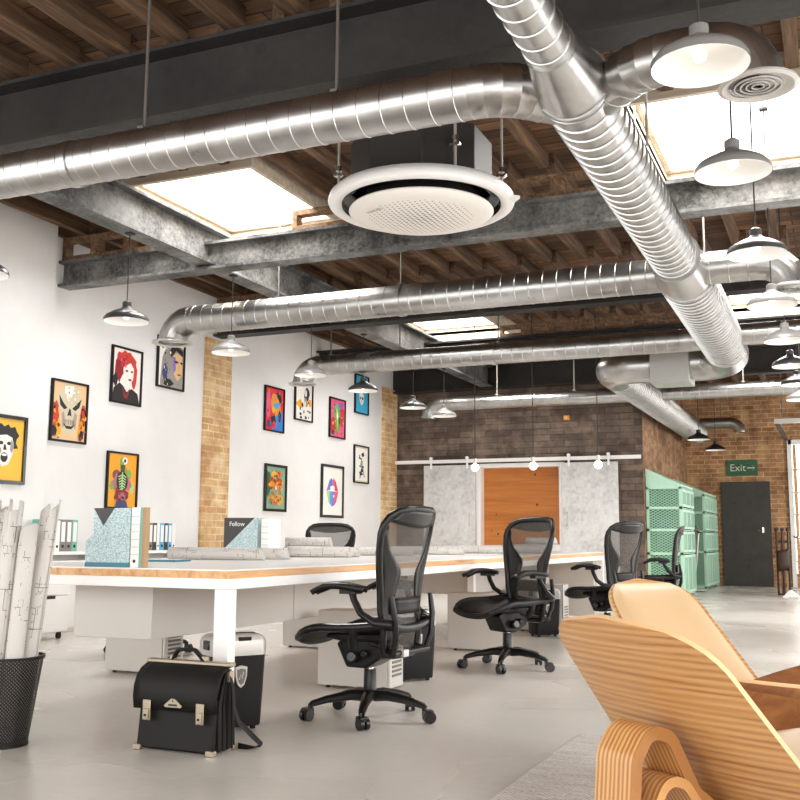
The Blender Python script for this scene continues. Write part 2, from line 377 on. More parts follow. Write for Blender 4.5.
    t.link(tr.outputs[0], mx.inputs[1]); t.link(g.outputs[0], mx.inputs[2]); t.link(mx.outputs[0], t.out.inputs[0]); M['glass'] = t.mat
    M['clothes_blue'] = flat('blue_folded_cloth', '5f7391', .8, var=.2); M['clothes_grey'] = flat('grey_cloth', '6d7270', .8, var=.2)
    M['rack_dark'] = flat('dark_stained_post', '3a2419', .5, var=.15); M['rack_a'] = wood('red_brown_plank', [(.3, srgb('8a4f36')), (.7, srgb('b87a58'))], 'z', 1., .6); M['rack_b'] = wood('golden_plank', [(.3, srgb('c79a5e')), (.7, srgb('e8c992'))], 'z', 1., .6)
    M['copper'] = flat('copper_bike_paint', 'b07a62', .35, .3); M['tyre'] = flat('black_tyre', '262422', .7)
    for k, c in dict(a_yellow='e3b33c', a_black='1c1a1a', a_white='ece8e0', a_grey='9a948c', a_bone='c9bea4', a_tan='e2b98a', a_red='c23a2b', a_crim='8e1c28', a_skin='f2e3dc', a_orange='f0a31c', a_green='6fae4a', a_dkgreen='2f5a35',
                     a_pink='b9677a', a_rose='e05a86', a_blue='2f7fd0', a_sky='3fa7cf', a_navy='3b3f70', a_lime='a9cf86', a_violet='8a6fc4', a_gold='e0922a', a_brown='7a4a32', a_hotred='e0232f', a_mint='7fa58c', a_purple='9a5fae').items():
        M[k] = flat('print_' + {'a_crim': 'crimson', 'a_dkgreen': 'dark_green', 'a_hotred': 'hot_red'}.get(k, k[2:]), c, .5, var=.03)
mats()
# ------------------------------------------------------------------ setting
def struct(mb, name, mats_, parent=None, **kw):
    o = mb.build(name, mats_, parent, **kw)
    if not parent: o['kind'] = 'structure'
    return o
XL, XS, YD, YE, XR, ZC = -7.2, -2.86, 16.3, 21.3, 2.8, 4.08
struct(MB().box(-7.6, 3.2, -3, 21.6, -.2, 0), 'floor', M['floor'], smooth=False)
# left wall with a proud pier towards the camera
struct(MB().box(-7.5, XL, 2, 16.6, 0, 4.3), 'wall_left', M['plaster'], smooth=False)
struct(MB().box(XL, -7.08, 2.0, 7.6, 0, 4.08), 'wall_pier', M['plaster'], smooth=False)
for y0, y1, z1 in ((10.37, 10.95, 3.38), (15.7, 16.3, 3.5)):
    struct(MB().box(XL - .02, XL + .035, y0, y1, 0, z1, 0), 'brick_pilaster', M['brick_tan'], smooth=False)
# charred brick partition with a wide doorway
ox0, ox1, oz = -5.64, -4.2, 2.12
w = MB()
w.box(-7.5, ox0, YD, YD + .3, 0, ZC); w.box(ox1, XS - .002, YD, YD + .3, 0, ZC); w.box(ox0, ox1, YD, YD + .3, oz, ZC)
struct(w, 'wall_partition', M['brick_dark'], smooth=False)
struct(MB().box(XS - .3, XS, YD + .0005, 21.5, 0, ZC - .002), 'wall_side', M['brick_side'], smooth=False)
f = MB().box(ox0 - .06, ox0 + .04, YD - .03, YD + .2, 0, oz + .04).box(ox1 - .04, ox1 + .06, YD - .03, YD + .2, 0, oz + .04).box(ox0 + .04, ox1 - .04, YD - .03, YD + .2, oz - .03, oz + .04)
struct(f, 'trim_1', M['white_metal'], bevel=.004)
struct(MB().box(ox0 + .04, ox1 - .04, YD + .16, YD + .2, 0, oz - .03), 'door_1', M['orange_ply'], smooth=False)
# exit wall with door and loading window
wx0, wx1, wz0, wz1 = -.9, 1.9, .25, 2.82
e = MB()
e.box(XS, wx0, YE, YE + .3, 0, ZC); e.box(wx1, 3.1, YE, YE + .3, 0, ZC); e.box(wx0, wx1, YE, YE + .3, wz1, ZC); e.box(wx0, wx1, YE, YE + .3, 0, wz0)
struct(e, 'wall_exit', M['brick_exit'], smooth=False)
d = struct(MB().box(-2.2, -1.27, YE - .05, YE + .01, .0, 2.06), 'door_2', M['door_black'], bevel=.006)
h = MB().cyl((-1.425, YE - .055, 1.1), (-1.425, YE - .1, 1.1), .012, 10).tube([(-1.425, YE - .1, 1.1), (-1.47, YE - .1, 1.1), (-1.53, YE - .1, 1.095)], .011, 8)
h.box(-1.44, -1.41, YE - .06, YE - .05, 1.05, 1.15); tag(h.build('door_handle', M['chrome'], d), 'chrome lever handle on a plate')
win = struct(MB().box(wx0 - .02, wx0 + .06, YE - .04, YE + .1, 0, wz1 + .05).box(wx1 - .06, wx1 + .02, YE - .04, YE + .1, 0, wz1).box(wx0, wx1, YE - .04, YE + .1, wz1 - .04, wz1 + .05), 'window_1', M['white_metal'], smooth=False)
g = MB()
for i in range(1, 8): x = wx0 + .06 + i * .35; g.box(x - .015, x + .015, YE + .02, YE + .07, wz0, wz1)
for z in (.5, .95, 1.4, 1.83, 2.28): g.box(wx0 + .06, wx1 - .06, YE + .02, YE + .07, z - .015, z + .015)
g.box(wx0 + .08, wx0 + .14, YE - .03, YE + .04, wz0, wz1 - .05)
for z in (.6, 1.0, 1.25, 1.75, 1.95, 2.4, 2.55): g.cyl((wx0 + .11, YE - .05, z), (wx0 + .11, YE - .03, z), .03, 10)
g.build('window_bars', M['oak'], win, smooth=False)
MB().box(wx0 + .05, wx1 - .05, YE + .04, YE + .045, wz0, wz1).build('window_pane', M['glass'], win, smooth=False)
# right-hand window wall (daylight side) and its piers
r = MB().box(XR, XR + .35, -3, 21.6, 3.35, 4.3).box(XR, XR + .35, -3, 21.6, 0, .25)
for y in (-3, .9, 4.8, 8.7, 12.6, 16.5, 20.4): r.box(XR, XR + .35, y, y + .5, .25, 3.35)
struct(r, 'wall_right', M['brick_side'], smooth=False)
for i, y in enumerate((-3, .9, 4.8, 8.7, 12.6, 16.5)):
    b = MB()
    for k in range(5):
        yy = y + .5 + 3.4 * k / 4; b.box(XR + .12, XR + .17, yy - .02, yy + .02, .25, 3.35)
    for z in (.27, 1.3, 2.3, 3.33): b.box(XR + .12, XR + .17, y + .5, y + 3.9, z - .02, z + .02)
    struct(b, 'window_%d' % (i + 6), M['steel_dark'], smooth=False)
# roof deck with skylight openings
SKY = [(-5.95, -4.3, 6.75, 9.0), (-1.3, .5, 6.75, 9.0), (-5.95, -4.35, 12.6, 14.6), (-1.3, .5, 12.6, 14.6)]
xs = sorted({-7.5, 3.1, *[s[0] for s in SKY], *[s[1] for s in SKY]}); ys = sorted({-3, 21.6, *[s[2] for s in SKY], *[s[3] for s in SKY]})
c = MB()
for a, b in zip(xs, xs[1:]):
    for p, q in zip(ys, ys[1:]):
        mx, my = (a + b) / 2, (p + q) / 2
        if not any(s[0] < mx < s[1] and s[2] < my < s[3] for s in SKY): c.box(a, b, p, q, ZC, ZC + .05)
struct(c, 'ceiling', M['boards'], smooth=False)
for i, (a, b, p, q) in enumerate(SKY):
    t = .04; z0, z1 = ZC - .19, ZC + .22
    s = MB().box(a - t, a, p - t, q + t, z0, z1).box(b, b + t, p - t, q + t, z0, z1).box(a, b, p - t, p, z0, z1).box(a, b, q, q + t, z0, z1)
    so = struct(s, 'window_%d' % (i + 2), M['palewood'], smooth=False)
    k = MB(); u, v = .05, .05
    k.box(a, a + u, p, q, z1 - .12, z1 - .04).box(b - u, b, p, q, z1 - .12, z1 - .04).box(a + u, b - u, p, p + u, z1 - .12, z1 - .04).box(a + u, b - u, q - u, q, z1 - .12, z1 - .04)
    k.build('window_sash', M['palewood'], so, bevel=.006)
    MB().box(a + u, b - u, p + u, q - u, z1 - .08, z1 - .07).build('window_pane', M['glass'], so, smooth=False)
# joists: bay edges and their runs; trimmed at the skylights
def joist(x, y0, y1, w, z0=ZC - .14):
    if y1 - y0 < .25: return
    o = MB().box(x - w / 2, x + w / 2, y0, y1, z0 + random.uniform(-.012, .012), ZC).build('ceiling_joist', M['joist'], smooth=False, bevel=.004); o['kind'] = 'structure'
bays = [(-2.5, 4.86, .13, .42), (4.86, 7.83, .085, .4), (7.83, 10.63, .075, .4), (10.63, 13.4, .075, .4), (13.4, 16.25, .075, .4), (16.6, 21.28, .08, .5)]
for bi, (y0, y1, wd, sp) in enumerate(bays):
    x = -7.0 if bi < 5 else -2.6
    while x < 2.7:
        xx = x + random.uniform(-.02, .02) + bi * .07
        segs = [(y0, y1)]
        for a, b, p, q in SKY:
            if a - .06 < xx < b + .06:
                n = []
                for u, v in segs:
                    if v <= p - .04 or u >= q + .04: n.append((u, v))
                    else: n += [(u, p - .04), (q + .04, v)]
                segs = n
        for u, v in segs: joist(xx, u + .003, v - .003, wd)
        x += sp
def ibeam(name, a, b, w, z0, z1, axis, mat, tf=.026, tw=.02):
    # a,b: run along axis; w: (c0,c1) across
    c0, c1 = w; cm = (c0 + c1) / 2
    m = MB()
    for q0, q1, u0, u1 in ((c0, c1, z0, z0 + tf), (c0, c1, z1 - tf, z1), (cm - tw / 2, cm + tw / 2, z0 + tf, z1 - tf)):
        if axis == 'x': m.box(a, b, q0, q1, u0, u1)
        else: m.box(q0, q1, a, b, u0, u1)
    o = m.build(name, mat, smooth=False); o['kind'] = 'structure'; return o
ibeam('steel_beam', -7.2, 2.8, (4.73, 4.99), 3.43, 3.876, 'x', M['steel_dark'])
ibeam('steel_beam', -7.2, 2.8, (7.76, 7.94), 3.41, 3.68, 'x', M['steel_grey'])
ibeam('steel_beam', -7.2, 2.8, (10.55, 10.75), 3.42, 3.71, 'x', M['steel_dark'])
ibeam('steel_beam', -7.2, 2.8, (13.3, 13.5), 3.41, 3.71, 'x', M['steel_dark'])
ibeam('steel_beam', -7.2, 2.8, (16.1, 16.29), 3.43, 3.86, 'x', M['steel_dark'])
ibeam('steel_girder', 4.87, 16.19, (-5.54, -5.34), 3.46, 3.82, 'y', M['steel_grey'])
# timber blocking between beams and joists
def blocking(x0, x1, y, z0, z1, n):
    b = MB().box(x0, x1, y - .05, y + .05, z0, z0 + .05).box(x0, x1, y - .05, y + .05, z1 - .05, z1)
    for i in range(n + 1):
        x = x0 + (x1 - x0) * i / n; b.box(max(x0, x - .05), min(x1, x + .05), y - .05, y + .05, z0 + .05, z1 - .05)
    o = b.build('timber_blocking', M['oldwood'], smooth=False); o['kind'] = 'structure'
blocking(-7.19, -5.56, 7.85, 3.68, 3.93, 4)
blocking(-7.19, -5.56, 10.65, 3.71, 3.93, 4)
blocking(-4.5, -1.4, 7.85, 3.68, 3.88, 5)
blocking(-4.3, -1.4, 13.4, 3.71, 3.88, 8)
struct(MB().box(XL + .001, XL + .06, 2, 16.2, 3.93, 4.07), 'trim_2', M['joist'], smooth=False)
# ------------------------------------------------------------------ ducts
def duct_surface(mb, path, r, rib=.125, h=.0035, n=28, ribs=True, off=0.0):
    """sheet metal tube; r: radius, or function of distance; ribs are pressed seams on straight stretches"""
    pts = [V(p) for p in path]; P = []; R = []; s = 0.0
    rf = r if callable(r) else (lambda d: r)
    for i, p in enumerate(pts):
        if ribs and 0 < i < len(pts) - 1:
            da = (p - pts[i - 1]).normalized(); db = (pts[i + 1] - p).normalized()
            P += [p - da * .005, p, p + db * .005]; R += [rf(s), rf(s) + h * .8, rf(s)]
        else: P.append(p); R.append(rf(s))
        if i < len(pts) - 1:
            L = (pts[i + 1] - p).length; d = (pts[i + 1] - p).normalized()
            if ribs and L > rib * .9:
                k = int(L / rib); st = L / k
                for j in range(k):
                    c = (j + .5) * st
                    for q, hh in ((-.005, 0), (-.0022, h), (.0022, h), (.005, 0)):
                        P.append(p + d * (c + q)); R.append(rf(s + c + q) + hh)
            s += L
    mb.tube(P, R, n, cap=True)
    return mb
def ring(mb, c, ax, r0, r1, w, n=32):
    c = V(c); ax = V(ax).normalized(); q = ax.to_track_quat('Z', 'Y').to_matrix().to_4x4()
    return mb.lathe([(r0, -w / 2), (r1, -w / 2), (r1, w / 2), (r0, w / 2)], n, c, 0, q, closed=True)
D = M['duct']
ZD = 3.05
main = thing('main_ventilation_duct', 'wide galvanised spiral duct running along the roof beside the right row of lamps', 'duct', (-1.08, 4.9, ZD))
def loc(o, p): o.location = V(o.location) - V(p); return o
def part(mb, name, root, mat, **kw):
    """mesh written in world coordinates, hung under root"""
    o = mb.build(name, mat, root, **kw); o.matrix_parent_inverse = Matrix.Identity(4)
    p = V(root.location); 
    o.data.transform(Matrix.Translation(-p) if not root.rotation_euler.z else (Matrix.Translation(p) @ rot('Z', root.rotation_euler.z)).inverted())
    return o
X0 = -1.08
part(duct_surface(MB(), [(X0, -1, ZD), (X0, 4.1, ZD)], .108, .13, .006), 'duct_pipe', main, D)
part(MB().tube([(X0, 4.1, ZD), (X0, 4.48, ZD)], [.112, .178], 32), 'reducer', main, D)
part(duct_surface(MB(), [(X0, 4.48, ZD), (X0, 7.72, ZD)], .172, .12, .009), 'duct_pipe', main, D)
for yy, ra in ((4.1, .118), (4.49, .188)): part(ring(MB(), (X0, yy, ZD), (0, 1, 0), ra - .02, ra, .02), 'flange', main, D)
part(MB().tube([(X0, 7.72, ZD), (X0, 8.25, ZD)], [.178, .225], 32), 'reducer', main, D)
for yy, ra in ((7.72, .2), (8.26, .235)): part(ring(MB(), (X0, yy, ZD), (0, 1, 0), ra - .03, ra, .02), 'flange', main, D)
YC, ZX = 12.1, 2.97
part(duct_surface(MB(), [(X0, 8.26, ZD), (X0, 11.45, ZX + .03)], .22, .11, .01), 'duct_pipe', main, D)
part(MB().tube(fillet([(X0, 11.45, ZX + .03), (X0, YC, ZX), (-1.5, YC, ZX)], .36, 8), .222, 28), 'elbow', main, D, sharp=15)
part(duct_surface(MB(), [(-1.5, YC, ZX), (-2.1, YC, ZX)], .19, .2), 'duct_pipe', main, D)
part(MB().box(-1.98, -1.53, YC - .24, YC + .24, ZX - .25, ZX + .22), 'silencer_box', main, M['duct_box'], bevel=.006)
part(MB().tube(fillet([(-2.0, YC, ZX), (-2.52, YC, ZX), (-2.52, YC + .6, ZX)], .34, 8), .21, 28), 'elbow', main, D, sharp=15)
part(duct_surface(MB(), [(-2.52, YC + .6, ZX), (-2.55, 20.6, ZX + .02)], .2, .12, .01), 'duct_pipe', main, D)
rd = MB()
for x, y in ((X0 - .13, 6.9), (X0 + .17, 8.2), (X0 + .2, 5.4), (X0 - .1, 3.2)): rd.cyl((x, y, ZD), (x, y, ZC), .008, 8)
part(rd, 'hanger_rod', main, M['rod_white'])
def branch(name, label, y, xa, xb, r, elbow=True, rods=(), join=0.0, z=ZD, hood=True, dz=.22, mat=None, rodm='rod'):
    """horizontal duct from the main duct (xa) to its outlet end (xb)"""
    t = thing(name, label, 'duct', (xb, y, z), group='branch ducts off the main duct')
    s = 1 if xb > xa else -1
    pts = [(xa, y, z), (xb, y, z)]
    if join: pts = [(xa, y + join, z), (xa + s * join, y, z), (xb, y, z)]
    body = [pts[0]] + ([pts[1]] if join else [])
    re = .24
    if join:
        fp = fillet([pts[0], pts[1], (xb - s * re, y, z)], .35, 4)
        part(duct_surface(MB(), fp, r), 'duct_pipe', t, D, sharp=20)
    else: part(duct_surface(MB(), [pts[0], (xb - s * re, y, z)], r), 'duct_pipe', t, D)
    if elbow:
        part(MB().tube(fillet([(xb - s * re, y, z), (xb, y, z), (xb, y, z - dz)], re * .9, 5), r * 1.02, 28), 'elbow', t, D, sharp=12)
        part(ring(MB(), (xb, y, z - dz + .02), (0, 0, 1), r * .9, r * 1.08, .02), 'flange', t, D)
        zz = z - dz
        if hood:
            o = MB().lathe([(r * 1.0, .0), (r * 1.3, -.012), (r * 1.46, -.004), (r * 1.44, .006), (r * 1.08, .022), (r * 1.0, .02)], 36, (xb, y, zz), closed=True)
            part(o, 'outlet_rim', t, M['silver'])
            gr = MB()
            for k in range(1, 5): gr.lathe([(r * .21 * k - .003, -.008), (r * .21 * k + .003, -.008), (r * .21 * k + .004, -.002), (r * .21 * k - .002, -.002)], 28, (xb, y, zz), closed=True)
            gr.box(xb - r * .85, xb + r * .85, y - .004, y + .004, zz, zz + .014).box(xb - .004, xb + .004, y - r * .85, y + r * .85, zz, zz + .014)
            part(gr, 'outlet_grille', t, M['silver'])
            part(MB().lathe([(.0005, .045), (r * .9, .045), (r * .99, .0)], 24, (xb, y, zz)), 'outlet_throat', t, M['gloss_black'])
    for x in rods:
        part(MB().cyl((x, y, z + r - .01), (x, y, ZC), .009, 8).box(x - .02, x + .02, y - r * .3, y + r * .3, z + r - .005, z + r + .012), 'hanger_rod', t, M[rodm])
    for q in ([.5] if abs(xb - xa) > 2 else []):
        part(ring(MB(), (xa + (xb - xa) * q, y, z), (1, 0, 0), r * .95, r + .01, .05), 'coupling', t, D)
    return t
branch('branch_duct', 'thick galvanised duct in front of the large black beam, just below it', 4.4, X0, -6.9, .128, True, (-3.51, -2.29), .32)
branch('branch_duct', 'galvanised duct whose outlet hangs over the hooded face print', 8.39, X0, -6.22, .143, True, (-4.975, -3.66), z=3.09)
branch('branch_duct', 'galvanised duct whose outlet hangs behind a grey lamp over the black and white comic print', 11.1, X0, -6.2, .125, True, (-4.85, -3.59, -5.8))
branch('branch_duct', 'thin galvanised duct crossing in front of the charred brick wall high up', 15.1, -2.5, -6.08, .11, True, (-4.91, -3.67), hood=False, rodm='rod_white')
b = branch('branch_duct', 'short galvanised duct curving to a round white ceiling grille behind the nearest lamp', 4.4, X0, -.24, .115, True, (), .36, dz=.2)
branch('branch_duct', 'short galvanised duct elbowing down right of the third lamp of the right row', 8.15, X0, -.26, .13, True, (), 0)
branch('branch_duct', 'galvanised duct curving off to the right behind the fifth lamp of the right row', 11.0, X0, .1, .115, True, (), 0)
branch('branch_duct', 'thin galvanised duct crossing in front of the brown brick exit wall', 15.1, -2.5, .9, .11, True, (-1.2,), hood=False, rodm='rod_white')
branch('branch_duct', 'small dark galvanised duct with a downturned end above the exit sign', 20.75, -2.5, -1.74, .11, True, (-2.1,), 0, z=3.2, hood=False, dz=.2)
# ------------------------------------------------------------------ pendant lamps
LP = [(.228, 0), (.226, .03), (.205, .058), (.125, .105), (.062, .132), (.046, .15), (.046, .2), (.03, .212), (.008, .214)]
def lamp(loc_, ztop, mat, label, group, dia=.456, capmat=None, bulb=True):
    k = dia / .456
    t = thing('pendant_lamp', label, 'lamp', loc_, group=group)
    sh = MB().lathe_open([(r * k, z * k) for r, z in LP[:6]], 40).build('lamp_shade', mat, t)
    MB().lathe_open([((r - .003) * k, (z - .002) * k) for r, z in LP[:6]], 40).build('shade_lining', M['lamp_in'], sh)
    MB().lathe([(r * k, z * k) for r, z in LP[5:]], 24).build('lamp_cap', capmat or mat, t)
    MB().cyl((0, 0, .2 * k), (0, 0, ztop - loc_[2]), .005, 6).box(-.03, .03, -.03, .03, ztop - loc_[2] - .015, ztop - loc_[2]).build('lamp_cord', M['cord'], t)
    if bulb: MB().sphere((0, 0, .055 * k), .034 * k, 16).cyl((0, 0, .08 * k), (0, 0, .15 * k), .016 * k, 12).build('light_bulb', M['bulb'], t)
    return t
gl = 'dark dome pendants in the row along the picture wall'
for (x, y, z), lab in zip([(-5.44, 5.11, 2.71), (-5.44, 6.69, 2.69), (-5.39, 8.21, 2.68), (-5.44, 9.93, 2.72), (-5.44, 11.3, 2.73), (-5.44, 12.92, 2.71), (-5.44, 14.13, 2.73)],
    ['dark dome pendant lamp cut off by the left photo edge', 'dark dome pendant lamp hanging left of the red-haired woman print, above it', 'grey dome pendant lamp hanging in front of the brick pilaster top',
     'grey dome pendant lamp hanging just above the black and white comic print', 'dark dome pendant lamp overlapping the blue print', 'small dark dome pendant lamp against the charred brick beside the far pilaster', 'small grey dome pendant lamp beside the downturned end of a thin duct']):
    lamp((x, y, z), 3.46, M['lamp_dark'] if 'dark' in lab else M['lamp_grey'], lab, gl, .378)
gr_ = 'dome pendants in the row under the right skylights'
for (x, y, z), lab, m in zip([(-.42, 3.87, 2.73), (-.415, 5.12, 2.73), (-.42, 6.71, 2.73), (-.40, 7.9, 2.648), (-.397, 9.8, 2.725), (-.415, 11.3, 2.73), (-.4, 12.7, 2.73), (-.405, 14.1, 2.73), (.042, 9.4, 2.72)],
    ['large grey dome pendant lamp nearest the camera with its lit bulb showing', 'tan-grey dome pendant lamp hanging across the bright right skylight', 'third dome pendant lamp of the right row, black cap and gleaming shoulders',
     'fourth dome pendant lamp of the right row, below a duct outlet rim', 'fifth dome pendant lamp of the right row, with a window gleam on it', 'sixth dome pendant lamp of the right row, above the thin duct',
     'seventh dome pendant lamp of the right row, against the thin duct', 'farthest dome pendant lamp of the right row, by the brown brick', 'dome pendant lamp mostly cut by the right photo edge, beside the fifth of the row'],
    ['lamp_grey', 'lamp_grey', 'lamp_dark', 'lamp_grey', 'lamp_grey', 'lamp_dark', 'lamp_dark', 'lamp_grey', 'lamp_dark']):
    lamp((x, y, z), 4.21 if 6.75 < y < 9 or 12.6 < y < 14.6 else 4.07, M[m], lab, gr_, .362 if 7.5 < y < 8 else .378)
lamp((-2.2, 18.0, 2.62), 4.05, M['lamp_black'], 'small black dome pendant lamp at the far end of the long spiral duct', 'black pendants by the exit', .38)
lamp((-2.14, 20.0, 2.6), 4.05, M['lamp_black'], 'small black dome pendant lamp above and left of the exit sign', 'black pendants by the exit', .38)
for i, x in enumerate((-4.55, -3.73, -2.86)):
    t = thing('bulb_pendant', 'bare globe bulb on a long cord, %s of the three before the sliding doors' % ('leftmost', 'middle one', 'rightmost')[i], 'lamp', (x, 13.0, 1.86), group='bare bulbs hung before the sliding doors')
    MB().sphere((0, 0, 0), .052, 20).build('light_bulb', M['glow'], t)
    MB().cyl((0, 0, .04), (0, 0, .12), .022, 14).build('bulb_socket', M['silver'], t)
    MB().cyl((0, 0, .12), (0, 0, 4.07 - 1.86), .007, 6).build('lamp_cord', M['cord'], t)
# ------------------------------------------------------------------ ceiling cassette
ac = thing('ceiling_cassette', 'round white air conditioner with a perforated disc hanging on rods', 'air conditioner', (-2.3, 5.58, 2.93)); ac.scale = (1.03, 1.03, 1.0)
t = NT('perforated_white_disc'); o = t.sep(t.obj())
a = t.math('SINE', t.math('MULTIPLY', t.math('ADD', o[0], o[1]), 100.)); b2 = t.math('SINE', t.math('MULTIPLY', t.math('SUBTRACT', o[0], o[1]), 100.))
rr = t.math('SQRT', t.math('ADD', t.math('MULTIPLY', o[0], o[0]), t.math('MULTIPLY', o[1], o[1])))
thr = t.math('ADD', .1, t.math('MULTIPLY', rr, 2.1))
mk = t.math('MULTIPLY', t.math('GREATER_THAN', t.math('MULTIPLY', a, b2), thr), t.math('LESS_THAN', rr, .32))
t.set('Base Color', t.mix(mk, srgb('e9e4dd'), srgb('5a534b'))); t.set('Roughness', .45); perf = t.mat
MB().lathe([(.479, .03), (.48, .012), (.50, .002), (.535, 0), (.555, .012), (.562, .03), (.555, .06), (.53, .085), (.49, .09)], 72, closed=True).build('panel_ring', M['white'], ac)
MB().lathe_open([(.478, .008), (.47, .05), (.42, .085), (.30, .085)], 72).build('air_slot', M['gloss_black'], ac)
disc = MB().lathe([(.0005, -.07), (.2, -.067), (.36, -.055), (.42, -.042), (.436, -.028), (.43, -.018), (.0005, -.018)], 72).build('grille_disc', perf, ac)
MB().cyl((0, 0, -.018), (0, 0, .085), .36, 48).build('disc_neck', M['gloss_black'], ac)
text_mesh('SAMSUNG', .026, M['a_grey'], ac, 'maker_lettering', Matrix.Translation((-.2, -.24, -.0665)) @ rot('X', PI) @ rot('Z', .35), .001)
oc = [(.43 * math.cos(PI / 8 + k * PI / 4) , .43 * math.sin(PI / 8 + k * PI / 4)) for k in range(8)]
MB().prism(oc, .085, .42).build('casing', M['gloss_black'] if 0 else M['card_dark'], ac, bevel=.008)
MB().prism([(.545, .12), (.6, .06), (.55, .02)], .0, .02).build('sensor_tab', M['white'], ac)
for x, y in ((-.5, -.12), (.33, -.3), (.42, .28), (-.35, .36)):
    rd = MB().cyl((x, y, .09), (x, y, 1.14), .009, 8)
    q = rd.build('hanger_rod', M['rod_white'], ac)
    MB().cyl((x, y, .27), (x, y, .3), .02, 6).cyl((x, y, .235), (x, y, .25), .024, 10).box(x - .03, x + .03, y - .012, y + .012, .24, .255).build('clamp_nut', M['chrome'], q)
# ------------------------------------------------------------------ framed prints (u along +Y, v up, 0..1)
def ell(cx, cy, rx, ry, n=20, a0=0, a1=2 * PI): return [(cx + rx * math.cos(a0 + (a1 - a0) * i / n), cy + ry * math.sin(a0 + (a1 - a0) * i / n)) for i in range(n + (0 if a1 - a0 > 6.2 else 1))]
def blob(cx, cy, rx, ry, seed, n=18, j=.18):
    R = random.Random(seed); return [(cx + rx * (1 + R.uniform(-j, j)) * math.cos(2 * PI * i / n), cy + ry * (1 + R.uniform(-j, j)) * math.sin(2 * PI * i / n)) for i in range(n)]
def mir(p): return [(1 - x, y) for x, y in reversed(p)]
def specks(pal, n, seed, box=(.05, .95, .05, .95), s=(.012, .045)):
    q = random.Random(seed); return [(q.choice(pal), blob(q.uniform(*box[:2]), q.uniform(*box[2:]), q.uniform(*s), q.uniform(*s), seed * 50 + i, 9, .35)) for i in range(n)]
def picture(label, y0, y1, z0, z1, bg, layers, fw=.022, fd=.03, x=XL):
    w, h = y1 - y0, z1 - z0
    t = thing('framed_print', label, 'picture', (x + .004, (y0 + y1) / 2, (z0 + z1) / 2), group='framed prints on the white wall')
    f = MB().box(0, fd, -w / 2, -w / 2 + fw, -h / 2, h / 2).box(0, fd, w / 2 - fw, w / 2, -h / 2, h / 2).box(0, fd, -w / 2 + fw, w / 2 - fw, -h / 2, -h / 2 + fw).box(0, fd, -w / 2 + fw, w / 2 - fw, h / 2 - fw, h / 2)
    f.build('picture_frame', M['gloss_black'] if fw > .03 else M['black_plastic'], t, bevel=.002)
    iw, ih = w - 2 * fw, h - 2 * fw
    ms = [M[bg]]; names = [bg]; m = MB().box(.002, .012, -iw / 2, iw / 2, -ih / 2, ih / 2, 0)
    for i, (mn, p) in enumerate(layers):
        if mn not in names: names.append(mn); ms.append(M[mn])
        d = .0125 + .0003 * i
        m.poly([(d, (min(1, max(0, u)) - .5) * iw, (min(1, max(0, v)) - .5) * ih) for u, v in p], names.index(mn))
    m.build('printed_artwork', ms, t, smooth=False, recalc=False)
    return t
R = random.Random(3)
picture('framed print of a shouting head in black and white on yellow', 6.8, 7.31, 1.37, 2.01, 'a_yellow',
    [('a_black', blob(.5, .68, .36, .24, 1, 22, .2)), ('a_white', [(.24, .62), (.34, .72), (.52, .74), (.68, .70), (.74, .58), (.72, .44), (.6, .26), (.44, .22), (.3, .32), (.24, .48)]),
     ('a_black', ell(.38, .6, .06, .03)), ('a_black', ell(.6, .6, .06, .03)), ('a_black', ell(.48, .37, .1, .08)), ('a_white', ell(.48, .41, .07, .02)), ('a_grey', [(.66, .68), (.74, .58), (.70, .44), (.62, .5)]),
     ('a_black', [(.46, .58), (.44, .49), (.54, .49), (.5, .58)]), ('a_grey', ell(.34, .47, .05, .06))], .034, x=-7.08)
picture('framed print of a grinning bone-coloured skull on flame colours', 7.74, 8.27, 1.84, 2.47, 'a_tan',
    [('a_red', blob(.1, .42, .1, .25, 2)), ('a_red', blob(.93, .45, .08, .22, 3)), ('a_orange', blob(.15, .2, .14, .16, 4)), ('a_orange', blob(.88, .2, .1, .15, 5)), ('a_black', blob(.08, .14, .08, .1, 6)), ('a_black', blob(.9, .12, .07, .08, 8)),
     ('a_bone', [(.2, .86), (.36, .98), (.66, .98), (.82, .84), (.86, .62), (.76, .46), (.72, .2), (.56, .1), (.42, .1), (.28, .2), (.26, .46), (.14, .64)]),
     ('a_white', [(.34, .94), (.6, .96), (.66, .84), (.5, .74), (.34, .82)]),
     ('a_black', [(.18, .78), (.3, .66), (.44, .56), (.34, .53), (.22, .6)]), ('a_black', [(.86, .76), (.72, .66), (.58, .56), (.68, .53), (.8, .6)]), ('a_black', [(.5, .56), (.44, .42), (.5, .44), (.57, .42), (.54, .54)]),
     ('a_grey', [(.28, .46), (.34, .5), (.4, .28), (.32, .2)]), ('a_grey', [(.74, .46), (.66, .5), (.6, .28), (.7, .2)]), ('a_black', [(.32, .3), (.42, .2), (.58, .2), (.7, .3), (.58, .25), (.42, .25)])] +
    [('a_brown', [(.38 + .05 * i, .36), (.385 + .05 * i, .27), (.395 + .05 * i, .27), (.4 + .05 * i, .36)]) for i in range(6)] + specks(['a_black', 'a_orange', 'a_red', 'a_brown'], 20, 304, (.02, .2, .02, .6)) + specks(['a_black', 'a_orange', 'a_red', 'a_brown'], 18, 305, (.82, .98, .02, .6)) + specks(['a_grey', 'a_white', 'a_tan'], 16, 306, (.3, .75, .6, .94), (.008, .03)))
